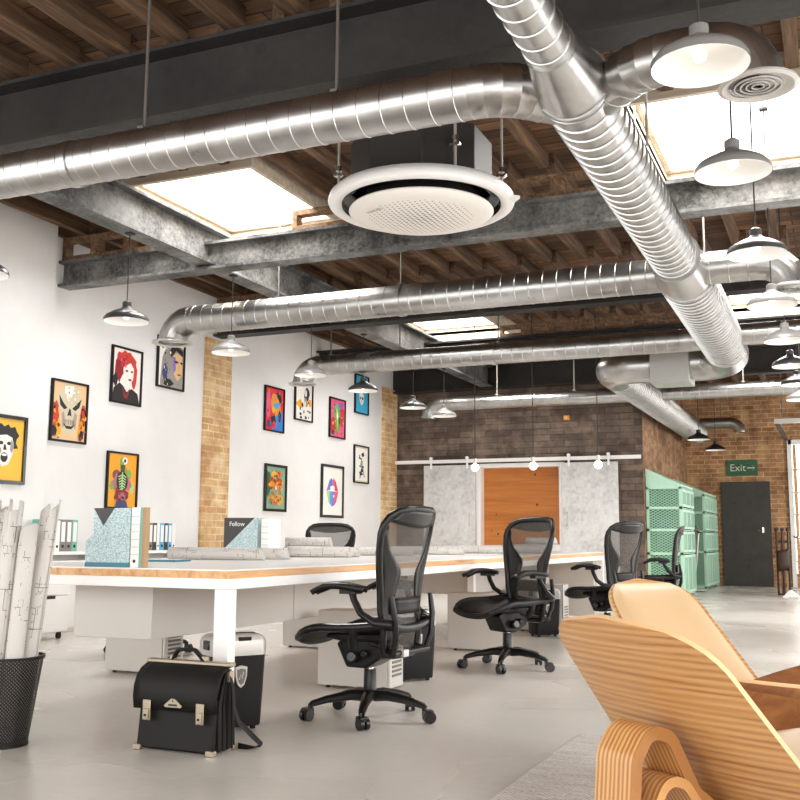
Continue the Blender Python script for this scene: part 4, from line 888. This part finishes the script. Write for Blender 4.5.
er, ea = V((.917, .4, 0)), V((-.4, .917, 0))
for (ang, tx, ty, L, r, lab) in [(18, .165, .0, 1.04, .041, 'rolled plan rightmost in the basket, leaning out with a black title block'), (-54, .115, -.1, .93, .041, 'shorter rolled plan in front of the rightmost one in the basket'),
    (90, .12, .13, 1.0, .041, 'plain rolled plan behind the rightmost one in the basket'), (-126, .04, -.1, 1.03, .041, 'tall rolled plan upright in the basket with a long plan drawing'), (162, -.06, .04, 1.04, .041, 'rolled plan at the left photo edge in the basket')]:
    o = roll(L, r, lab, gb, .07)
    a = math.radians(ang); b = er * (.066 * math.cos(a)) + ea * (.066 * math.sin(a)); tp = er * tx + ea * ty
    d = V((tp.x - b.x, tp.y - b.y, 1.0)).normalized(); o.rotation_euler = d.to_track_quat('Z', 'Y').to_euler(); o.location = V((-3.393 + b.x, 3.46 + b.y, .03))
# rolls on the desk
gd = 'rolled plans lying on the desk'
for (x, y, z, rz, L, r, lab) in [(-3.93, 5.35, 0, 18, .62, .042, 'big rolled plan on the desk nearest the camera'), (-3.62, 5.75, 0, 30, .3, .04, 'short rolled plan on the desk at the end of the nearest one'), (-4.0, 5.7, 0, 12, .6, .036, 'rolled plan on the desk behind the nearest one'),
    (-3.78, 6.55, 0, 20, .5, .042, 'rolled plan on the desk, lower of the stack below the lips print'), (-3.85, 6.68, .077, 24, .36, .036, 'rolled plan lying on top of the stack below the lips print'), (-3.85, 6.72, 0, 18, .55, .038, 'rolled plan under the topmost one, at the rear of the stack'),
    (-3.9, 7.5, 0, 15, .7, .036, 'rolled plan on the desk left of the nearest chair back'), (-3.75, 8.3, 0, 20, .7, .038, 'rolled plan on the desk behind the nearest chair back'), (-3.55, 9.2, 0, 22, .6, .04, 'rolled plan on the desk right of the nearest chair back'),
    (-3.35, 9.85, 0, 16, .6, .04, 'rolled plan on the desk with a drawing, below the orange doorway'), (-3.5, 10.3, 0, 25, .55, .04, 'rolled plan on the desk behind the one with a drawing'), (-3.3, 10.75, 0, 20, .5, .045, 'rolled plan on the desk left of the second chair back'), (-3.22, 10.9, .088, 25, .35, .036, 'topmost rolled plan left of the second chair back')]:
    o = roll(L, r, lab, gd, .02); o.rotation_euler = (V((math.cos(math.radians(rz)), math.sin(math.radians(rz)), 0))).to_track_quat('Z', 'Y').to_euler(); o.location = (x, y, TZ + r + .001 + z)
# ------------------------------------------------------------------ file boxes and binders
def filebox(x, y, label, dark, rz=0.):
    t = thing('magazine_file', label, 'file box', (x, y, TZ), rz, group='teal speckled file boxes')
    w, h, d = (.13 if dark else .132), .283, .1
    if dark: pr = [(-w, 0), (w, 0), (w, h), (-w, h)]
    else: pr = [(-w, 0), (w, 0), (w, h), (-.09, h), (-.09, .16), (-.108, .14), (-w, .125)]
    MB().prism(pr, -d / 2, d / 2, 'xz').build('box_body', M['speckle'], t)
    MB().box(-w - .001, w + .001, -d / 2 - .001, d / 2 + .001, 0, .022).build('box_base_band', M['teal'], t)
    tri = [(-.09, h), (.035, h), (-.028, h - .085)] if not dark else [(-w, h), (w * .82, h), (-w, .06)]
    MB().prism(tri, -d / 2 - .0015, -d / 2 + .001, 'xz').build('corner_label', M['card_dark'], t, smooth=False)
    if dark: text_mesh('Fellow', .045, M['paper'], t, 'lettering', Matrix.Translation((-.03, -d / 2 - .002, h - .045)) @ rot('X', PI / 2), .0006)
    return t
filebox(-3.258, 3.99, 'teal speckled file box with a dark triangle at the near end of the desk', False)
def binder(x, y, z, rz, w, h, d, spine, label, group, stripe=True, dots=True):
    t = thing('ring_binder', label, 'binder', (x, y, z), rz, group=group)
    MB().box(-d / 2, d / 2, -w / 2, w / 2, 0, h).build('cover', M[spine], t, bevel=.003)
    if stripe: MB().box(d / 2, d / 2 + .0012, -w * .32, w * .32, h * .3, h * .92).build('spine_label', M['paper'], t, smooth=False)
    if dots: MB().cyl((d / 2 - .002, 0, h * .16), (d / 2 + .003, 0, h * .16), w * .2, 14).build('finger_hole', M['ink'], t)
gk = 'upright files behind the teal file box on the desk'
for i, (x, w, h, m, lab, sp_) in enumerate([(-3.08, .05, .285, 'paper', 'white lever file with a ruled spine beside the teal file box', 1), (-3.046, .012, .285, 'green_card', 'thin green file between the white and brown ones on the desk', 0), (-3.03, .02, .285, 'kraft', 'brown board file rightmost beside the teal file box', 0)]):
    t = thing('lever_file', lab, 'binder', (x - .015, 4.0, TZ), group=gk)
    MB().box(-w / 2, w / 2, -.06, -.03, 0, h).build('cover', M[m], t, bevel=.002)
    if sp_:
        l = MB()
        for k in range(6): l.box(-w * .44, w * .44, -.0612, -.06, .06 + k * .036, .0615 + k * .036)
        l.build('ruled_lines', M['grey_card'], t, smooth=False); MB().cyl((0, -.0615, .03), (0, -.059, .03), .008, 12).build('finger_hole', M['ink'], t)
filebox(-3.93, 6.22, 'teal speckled file box with a big dark corner, mid desk', True, .12)
t = thing('lever_file', 'white lever file standing right of the dark-cornered file box', 'binder', (-3.745, 6.27, TZ), .12, group=gk); MB().box(-.03, .03, -.08, .12, 0, .275).build('cover', M['paper'], t, bevel=.002)
l = MB()
for k in range(5): l.box(-.026, .026, -.0812, -.08, .05 + k * .042, .052 + k * .042)
l.build('ruled_lines', M['grey_card'], t, smooth=False)
t = thing('flat_folder', 'dark teal folder lying flat on the desk behind the file box', 'folder', (-3.75, 5.0, TZ), .2); MB().box(-.16, .16, -.11, .11, 0, .012).build('cover', M['teal'], t, bevel=.002); MB().box(-.15, .155, -.105, .105, .003, .0125).build('pages', M['paper'], t)
# low white wall cabinets
gs = 'white low cabinets along the picture wall'
for i in range(4):
    y0 = 6.0 + 1.4 * i
    t = thing('low_cabinet', 'white low cabinet along the picture wall, %s' % ('holding the grey-white binders', 'holding the blue binders', 'standing by the near brick pilaster', 'farthest from the camera')[i], 'cabinet', (-6.92, y0 + .7, 0), group=gs)
    w = .697
    MB().box(-.14, .15, -w, w, .72, .752).build('cabinet_top', M['white'], t, bevel=.002)
    MB().box(-.14, .13, -w, w, .0, .665).box(-.14, -.12, -w, w, .665, .72).box(-.12, .14, -w, -w + .02, .665, .72).box(-.12, .14, w - .02, w, .665, .72).box(-.12, .14, -.01, .01, .665, .72).build('cabinet_body', M['white'], t, bevel=.002)
    for s in (-1, 1): MB().box(.131, .148, s * .348 - .34, s * .348 + .34, .03, .66).build('cabinet_door', M['white'], t, bevel=.002)
gbw = 'binders standing on the low wall cabinets'
def bset(items, y, pre):
    for w, h, m, lab in items:
        binder(-6.9, y + w / 2, .753, 0, w - .003, h, .24, m, lab, gbw, m != 'kraft'); y += w
bset([(.05, .3, 'green_card', 'teal binder at the left of the group behind the basket rolls'), (.07, .29, 'paper', 'white binder behind the rolled plans in the basket'), (.08, .3, 'grey_card', 'grey binder with a white label just right of the basket rolls'), (.08, .3, 'grey_card', 'grey binder with a white label, middle of three right of the basket rolls'), (.08, .3, 'green_card', 'green-edged binder with a white label, rightmost by the basket rolls')], 7.4, '')
bset([(.06, .29, 'green_card', 'green binder leftmost of those right of the teal file box'), (.07, .29, 'grey_card', 'grey binder right of the teal file box'), (.07, .29, 'card_dark', 'charcoal binder with a white label right of the teal file box'), (.05, .29, 'paper', 'white binder left of the blue ones'), (.08, .29, 'blue_card', 'bright blue binder, left of the two'), (.07, .29, 'card_dark', 'charcoal binder between the two blue ones'), (.07, .29, 'blue_card', 'bright blue binder, right of the two'), (.06, .29, 'paper', 'white binder at the right end of the row, next to the bare wall')], 8.8, '')
# rolling pedestal
t = thing('drawer_pedestal', 'white rolling drawer pedestal beyond the near end of the desk', 'pedestal', (-6.55, 6.95, 0))
MB().box(-.2, .19, -.24, .24, .06, .56).build('pedestal_body', M['white'], t, bevel=.004)
for z0, z1 in ((.07, .375), (.385, .55)):
    d = MB().box(.191, .212, -.235, .235, z0, z1).build('drawer', M['white'], t, bevel=.003)
    MB().box(.2, .2135, -.12, .06, z1 - .022, z1 + .004).build('handle_cutout', M['ink'], d, smooth=False)
for a in (-.15, .15):
    for b in (-.19, .19): MB().cyl((a - .012, b, .025), (a + .012, b, .025), .025, 14).box(a - .015, a + .015, b - .015, b + .015, .04, .06).build('caster', M['black_plastic'], t)
# ------------------------------------------------------------------ lockers
def locker(y0, y1, label, items):
    x0, x1 = XS + .01, -2.3
    t = thing('mesh_locker', label, 'locker', ((x0 + x1) / 2, (y0 + y1) / 2, 0), group='mint green lockers along the brown wall')
    def zt(x): return 2.03 - (x - x0) / (x1 - x0) * .26
    b = MB()
    for x in (x0, x1 - .04):
        for y in (y0, y1 - .04): b.box(x, x + .04, y, y + .04, 0, zt(x1) - .04)
    for z in (.04, .68, 1.05, 1.4, 1.72): b.box(x0, x1, y0, y0 + .03, z - .02, z + .02).box(x0, x1, y0 + .03, y1, z - .006, z + .006)
    part(b, 'locker_frame', t, M['mint'])
    part(MB().prism([(x0, 1.74), (x1, 1.74), (x1, zt(x1)), (x0, zt(x0))], y0, y1, 'xz'), 'sloping_top', t, M['mint'])
    part(MB().box(x0 + .04, x1 - .04, y0 + .012, y0 + .014, .06, 1.7), 'end_mesh', t, M['mint_mesh'], smooth=False)
    part(MB().box(x0, x0 + .01, y0 + .02, y1, 0, 1.74).box(x0 + .04, x1 - .04, y1 - .012, y1 - .002, 0, 1.74).box(x0 + .04, x1 - .04, (y0 + y1) / 2 - .005, (y0 + y1) / 2 + .005, 0, 1.74), 'liner_panel', t, M['mint_shaded'])  # inner panels with the locker's interior shade painted in as darker green
    n = max(2, round((y1 - y0) / .42)); dy = (y1 - y0) / n
    for i in range(n):
        ya, yb = y0 + i * dy, y0 + (i + 1) * dy
        for za, zb in ((.06, .66), (.7, 1.03), (1.07, 1.38), (1.42, 1.7)):
            d = MB().box(x1, x1 + .018, ya + .02, ya + .06, za, zb).box(x1, x1 + .018, yb - .06, yb - .02, za, zb).box(x1, x1 + .018, ya + .06, yb - .06, za, za + .04).box(x1, x1 + .018, ya + .06, yb - .06, zb - .04, zb).box(x1, x1 + .018, (ya + yb) / 2 - .012, (ya + yb) / 2 + .012, za + .04, zb - .04)
            d = part(d, 'locker_door', t, M['mint'])
    return t
locker(16.4, 17.75, 'nearer mint green mesh locker bank with a sloping top', 0)
locker(19.3, 21.22, 'farther mint green mesh locker bank beside the black exit door', 0)
R2 = random.Random(5)
for i, (x, z, m, lab) in enumerate([(-2.62, 1.07, 'clothes_blue', 'folded blue cloth on the third shelf of the near locker'), (-2.42, 1.07, 'clothes_grey', 'folded grey cloth on the third shelf of the near locker'), (-2.44, .068, 'clothes_blue', 'heap of blue-grey cloth at the bottom of the near locker')]):
    t = thing('folded_cloth', lab, 'cloth', (x, 16.62, z), group='cloth kept in the near locker')
    for k in range(4 if z > .5 else 9): MB().box(-.09, .09, -.12, .12, k * .035, k * .035 + .033).build('cloth_layer', M[m], t, bevel=.012)
# hand truck in the gap between lockers
t = thing('hand_truck', 'grey steel hand truck parked between the two mint lockers', 'hand truck', (-2.38, 18.7, 0), .15)
f = MB()
for s in (-1, 1): f.tube([(-.1, s * .17, .06), (-.02, s * .17, .5), (.03, s * .17, 1.02)], .016, 8)
for z, x in ((.3, -.06), (.6, -.01), (.95, .02)): f.cyl((x, -.17, z), (x, .17, z), .012, 8)
f.build('truck_frame', M['silver'], t); MB().box(-.08, .12, -.19, .19, .02, .035).build('toe_plate', M['silver'], t)
for s in (-1, 1): MB().cyl((-.16, s * .2, .1), (-.16, s * .24, .1), .1, 20).build('wheel', M['tyre'], t, bevel=.015)
t = thing('dark_helmet', 'dark rounded helmet hanging above the hand truck between the lockers', 'helmet', (-2.40, 18.15, 1.0)); MB().lathe([(.0005, .19), (.07, .17), (.12, .11), (.135, .03), (.13, 0), (.12, 0)], 24).build('helmet_shell', M['card_dark'], t); MB().prism([(.09, .03), (.2, .015), (.2, .025), (.09, .06)], -.08, .08, 'xz').build('helmet_peak', M['black_plastic'], t, bevel=.004)
MB().bar((-.0, 0, .18), (-.46, 0, .19), .02, .02).build('hook_arm', M['mint'], t)
# ------------------------------------------------------------------ timber rack, bicycle
t = thing('timber_rack', 'dark post rack holding brown and golden planks by the window', 'rack', (-.92, 18.1, 0))
for x in (-.09, 0.0, .09): MB().cyl((x, 0, 0), (x, 0, 1.06), .018, 12).sphere((x, 0, 1.08), .035, 14).build('rack_post', M['rack_dark'], t)
MB().box(-.1, .1, -.05, .03, .0, .03).box(-.1, .1, .018, .03, .4, .44).box(-.1, .1, .018, .03, .86, .9).build('rack_base', M['rack_dark'], t, bevel=.004)
MB().grid(lambda a, b: V((-.1 + .2 * a, -.035 - .03 * math.sin(PI * a), .38 + .34 * b + .05 * a)), 8, 4).build('leather_sling', M['rack_dark'], t, solid=.006)
tag(MB().box(-.966, -.908, 18.132, 18.15, .035, .98).build('wooden_plank', M['rack_a'], None, bevel=.003), 'red-brown plank standing in the dark post rack', 'plank', 'planks in the post rack')
tag(MB().box(-.88, -.83, 18.132, 18.15, .035, .98).build('wooden_plank', M['rack_b'], None, bevel=.003), 'golden plank standing in the dark post rack', 'plank', 'planks in the post rack')
bi = thing('bicycle', 'copper-coloured bicycle by the window, cut by the right photo edge', 'bicycle', (-.47, 18.3, 0), math.radians(82))
def wheel(x):
    w = MB().lathe([(.30, -.015), (.33, -.012), (.335, 0), (.33, .012), (.30, .015)], 40, (x, 0, .335), axis=rot('X', PI / 2), closed=True).build('tyre', M['tyre'], bi)
    s = MB()
    for k in range(14): a = 2 * PI * k / 14; s.cyl((x, 0, .335), (x + .3 * math.cos(a), 0, .335 + .3 * math.sin(a)), .0025, 5)
    s.cyl((x, -.04, .335), (x, .04, .335), .02, 10).build('spokes', M['chrome'], w)
wheel(0); wheel(1.02)
MB().tube([(0, .05, .335), (-.0 + .08, .05, .66)], .011, 8).tube([(0, -.05, .335), (.08, -.05, .66)], .011, 8).tube([(.08, 0, .66), (.14, 0, .88)], .018, 10).tube([(.13, 0, .84), (.46, 0, .3)], .018, 10).tube([(.12, 0, .8), (.62, 0, .8)], .016, 10).tube([(.46, 0, .3), (.66, 0, .9)], .016, 10).tube([(.46, 0, .3), (1.02, 0, .335)], .012, 8).tube([(.62, 0, .8), (1.02, 0, .335)], .01, 8).box(.06, .10, -.06, .06, .64, .68).build('bike_frame', M['copper'], bi)
MB().tube([(.02, -.28, .96), (-.06, -.2, .95), (.1, -.05, .94), (.14, 0, .94), (.1, .05, .94), (-.06, .2, .95), (.02, .28, .96)], .012, 8).cyl((.14, 0, .86), (.14, 0, .95), .012, 8).build('handlebar', M['chrome'], bi)
MB().box(.58, .82, -.06, .06, .9, .93).build('saddle', M['black_soft'], bi, bevel=.02); MB().cyl((.46, -.04, .3), (.46, -.05, .3), .09, 20).bar((.46, -.06, .3), (.46, -.06, .14), .02, .015).bar((.46, .06, .3), (.46, .06, .46), .02, .015).build('crank', M['chrome'], bi)
w = thing('floor_wedge', 'small white wedge stand on the floor before the timber rack', 'stand', (-.85, 17.3, 0), -.1); w.scale = (.6, .6, .6); MB().prism([(-.1, 0), (.3, 0), (.3, .05), (.12, .2), (.08, .2)], -.12, .12, 'xz').build('wedge_body', M['white'], w, bevel=.004); MB().box(.06, .3, -.125, .125, .0, .02).build('wedge_foot', M['silver'], w)
# ------------------------------------------------------------------ lounge chairs
def shell_chair(loc_, rz, label):
    t = thing('shell_lounge_chair', label, 'lounge chair', loc_, rz, group='bent plywood lounge chairs with beige leather')
    # backrest: spine climbs and leans back, rim cups forward
    NV, NU = 26, 18
    def hw(v):
        base = .285 - .05 * min(1, v / .75)
        if v > .72: base *= max(0., 1 - ((v - .72) / .28) ** 2.6) ** (1 / 2.6)
        return max(base, .012)
    def bk_(u, v, off=0., k=1.):
        s = .02 + .98 * v; y = u * hw(v) * k
        return V((-.12 - .40 * s + .6 * y * y - off * .77, y, .26 + .48 * s + .03 * math.sin(PI * s) * 0 - off * .64))
    def bsurf(off, k=1., v0=0., v1=1.): return lambda a, b: bk_(2 * a - 1, v0 + (v1 - v0) * b, off, k)
    def slab(name, f0, f1, nu, nv, mat, parent, edge=None):
        m = MB(); g0 = [f0(i / nu, j / nv) for j in range(nv + 1) for i in range(nu + 1)]; g1 = [f1(i / nu, j / nv) for j in range(nv + 1) for i in range(nu + 1)]
        n = len(g0); fs = []; mi = []
        for j in range(nv):
            for i in range(nu):
                a = j * (nu + 1) + i; q = (a, a + 1, a + nu + 2, a + nu + 1); fs.append(q); mi.append(0); fs.append(tuple(n + k for k in reversed(q))); mi.append(0)
        bd = [i for i in range(nu)] + [j * (nu + 1) + nu for j in range(nv)] + [nv * (nu + 1) + i for i in range(nu, 0, -1)] + [j * (nu + 1) for j in range(nv, 0, -1)]
        for a, b in zip(bd, bd[1:] + bd[:1]): fs.append((a, b, n + b, n + a)); mi.append(1)
        m.v = [tuple(p) for p in g0 + g1]; m.f = fs; m.m = mi
        return m.build(name, [mat, edge or mat], parent, sharp=50)
    slab('back_shell', bsurf(0), bsurf(.010), NU, NV, M['veneer'], t, M['ply_edge'])
    def pad(a, b): 
        p = bk_(2 * a - 1, .06 + .9 * b, 0, .93); e = min(1, 5 * min(a, 1 - a, b, 1 - b)) ** .5
        return p + V((.004 + .034 * e, 0, .012 * e))
    slab('back_cushion', lambda a, b: bk_(2 * a - 1, .06 + .9 * b, -.003, .93), pad, 18, 24, M['tan_leather'], t)
    # seat: wide winged shell
    def st(u, v, off=0., k=1.):
        x = -.22 + .64 * v; w = .17 + .29 * math.sin(PI / 2 * min(1, v / .7))
        if v > .7: w *= max(0., 1 - ((v - .7) / .3) ** 2.2 * .55)
        y = u * w * k
        return V((x, y, .305 + .085 * v - .06 * math.sin(PI * v) + .2 * abs(u) ** 2.2 * math.sin(PI * min(1, .08 + v * .8)) - off))
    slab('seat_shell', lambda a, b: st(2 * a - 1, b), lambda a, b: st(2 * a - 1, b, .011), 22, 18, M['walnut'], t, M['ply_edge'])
    def spad(a, b):
        e = min(1, 5 * min(a, 1 - a, b, 1 - b)) ** .5; return st((2 * a - 1) * .62, .08 + .86 * b) + V((0, 0, .003 + .035 * e))
    slab('seat_cushion', lambda a, b: st((2 * a - 1) * .62, .08 + .86 * b) + V((0, 0, .001)), spad, 16, 16, M['tan_leather'], t)
    def loop(name, path, w, th):
        pts = fillet(path, .04, 7); m = MB(); vs = []; fs = []
        N = len(pts)
        for i, p in enumerate(pts):
            d = (pts[min(i + 1, N - 1)] - pts[max(i - 1, 0)]).normalized(); side = V((-d.y, d.x, 0)); 
            side = rd_; nrm = d.cross(side).normalized()
            for a, b in ((-1, -1), (1, -1), (1, 1), (-1, 1)): vs.append(p + side * (a * w / 2) + nrm * (b * th / 2))
        for i in range(N - 1):
            for k in range(4): fs.append((i * 4 + k, i * 4 + (k + 1) % 4, (i + 1) * 4 + (k + 1) % 4, (i + 1) * 4 + k))
        fs += [(3, 2, 1, 0), tuple(4 * (N - 1) + k for k in range(4))]
        return m.add(vs, fs).build(name, M['laminate'], t, sharp=60)
    rd_ = V((0, 1, 0))
    loop('rear_leg', [(-.52, 0, 0), (-.48, 0, .46), (-.44, 0, .515), (-.385, 0, .495), (-.32, 0, .38), (-.19, 0, .29), (-.02, 0, .285)], .105, .026)
    loop('rear_leg_brace', [(-.42, 0, 0), (-.435, 0, .36), (-.40, 0, .42), (-.35, 0, .40), (-.27, 0, .3), (-.1, 0, .262)], .11, .02)
    for s in (-1, 1):
        rd_ = V((-.35 * s, 1, 0)).normalized() if 0 else V((0, 1, 0))
        loop('front_leg', [(.33, s * .34, 0), (.24, s * .3, .25), (.16, s * .26, .3), (.0, s * .16, .28)], .09, .024)
    return t
shell_chair((-.15, 2.49, .009), math.radians(54), 'bent plywood lounge chair nearest the camera, its wooden back turned to us')
shell_chair((-.315, 3.715, .009), math.radians(-35), 'bent plywood lounge chair facing right with its beige leather cushion showing')
rg = thing('woven_rug', 'grey woven rug under the lounge chairs', 'rug', (.3, 2.9, 0)); MB().box(-1.46, 1.3, -1.9, 1.85, 0, .008).build('rug_pile', M['rug'], rg, bevel=.003)
# ------------------------------------------------------------------ camera
F, yaw, pit, rol = 1006.3, .41156, .13619, .00643
fw = V((-math.sin(yaw) * math.cos(pit), math.cos(yaw) * math.cos(pit), math.sin(pit)))
r0 = V((math.cos(yaw), math.sin(yaw), 0)); u0 = r0.cross(fw)
rr_ = r0 * math.cos(rol) + u0 * math.sin(rol); uu = rr_.cross(fw)
cd = bpy.data.cameras.new('camera'); cd.sensor_width = 36; cd.lens = 36 * F / 800; cd.clip_end = 200; cd.clip_start = .05
cam = bpy.data.objects.new('camera', cd); COL.objects.link(cam)
mt = Matrix((rr_, uu, -fw)).transposed().to_4x4(); mt.translation = (0, 0, .9); cam.matrix_world = mt
SC.camera = cam
# ------------------------------------------------------------------ light: bright overcast sky, daylight at the openings
W = bpy.data.worlds.new('sky'); SC.world = W; W.use_nodes = True
bgn = W.node_tree.nodes['Background']; bgn.inputs[0].default_value = (1., .995, .985, 1); bgn.inputs[1].default_value = 3.0
def area(name, loc_, rot_, sx, sy, power, col=(1, .985, .965)):
    l = bpy.data.lights.new(name, 'AREA'); l.shape = 'RECTANGLE'; l.size = sx; l.size_y = sy; l.energy = power; l.color = col
    o = bpy.data.objects.new(name, l); COL.objects.link(o); o.location = loc_; o.rotation_euler = rot_; return o
for i, (a, b, p, q) in enumerate(SKY): area('skylight_daylight', ((a + b) / 2, (p + q) / 2, 4.62), (0, 0, 0), b - a + .4, q - p + .4, 300)
for y in (-1.0, 2.9, 6.8, 10.7, 14.6, 18.5): area('window_daylight', (XR + .5, y + .0 + .1, 1.9), (0, PI / 2, 0), 3.0, 3.3, 70)
for o in [o for o in bpy.data.objects if o.name.startswith('light_bulb')]: pass
SC.view_settings.view_transform = 'Standard'; SC.view_settings.look = 'None'; SC.view_settings.gamma = 1; SC.view_settings.exposure = 0.3
SC.view_settings.use_curve_mapping = False
SC.cycles.use_denoising = True; SC.cycles.max_bounces = 8; SC.cycles.diffuse_bounces = 5; SC.cycles.glossy_bounces = 4; SC.cycles.transparent_max_bounces = 16; SC.cycles.caustics_reflective = False; SC.cycles.caustics_refractive = False; SC.cycles.sample_clamp_indirect = 8
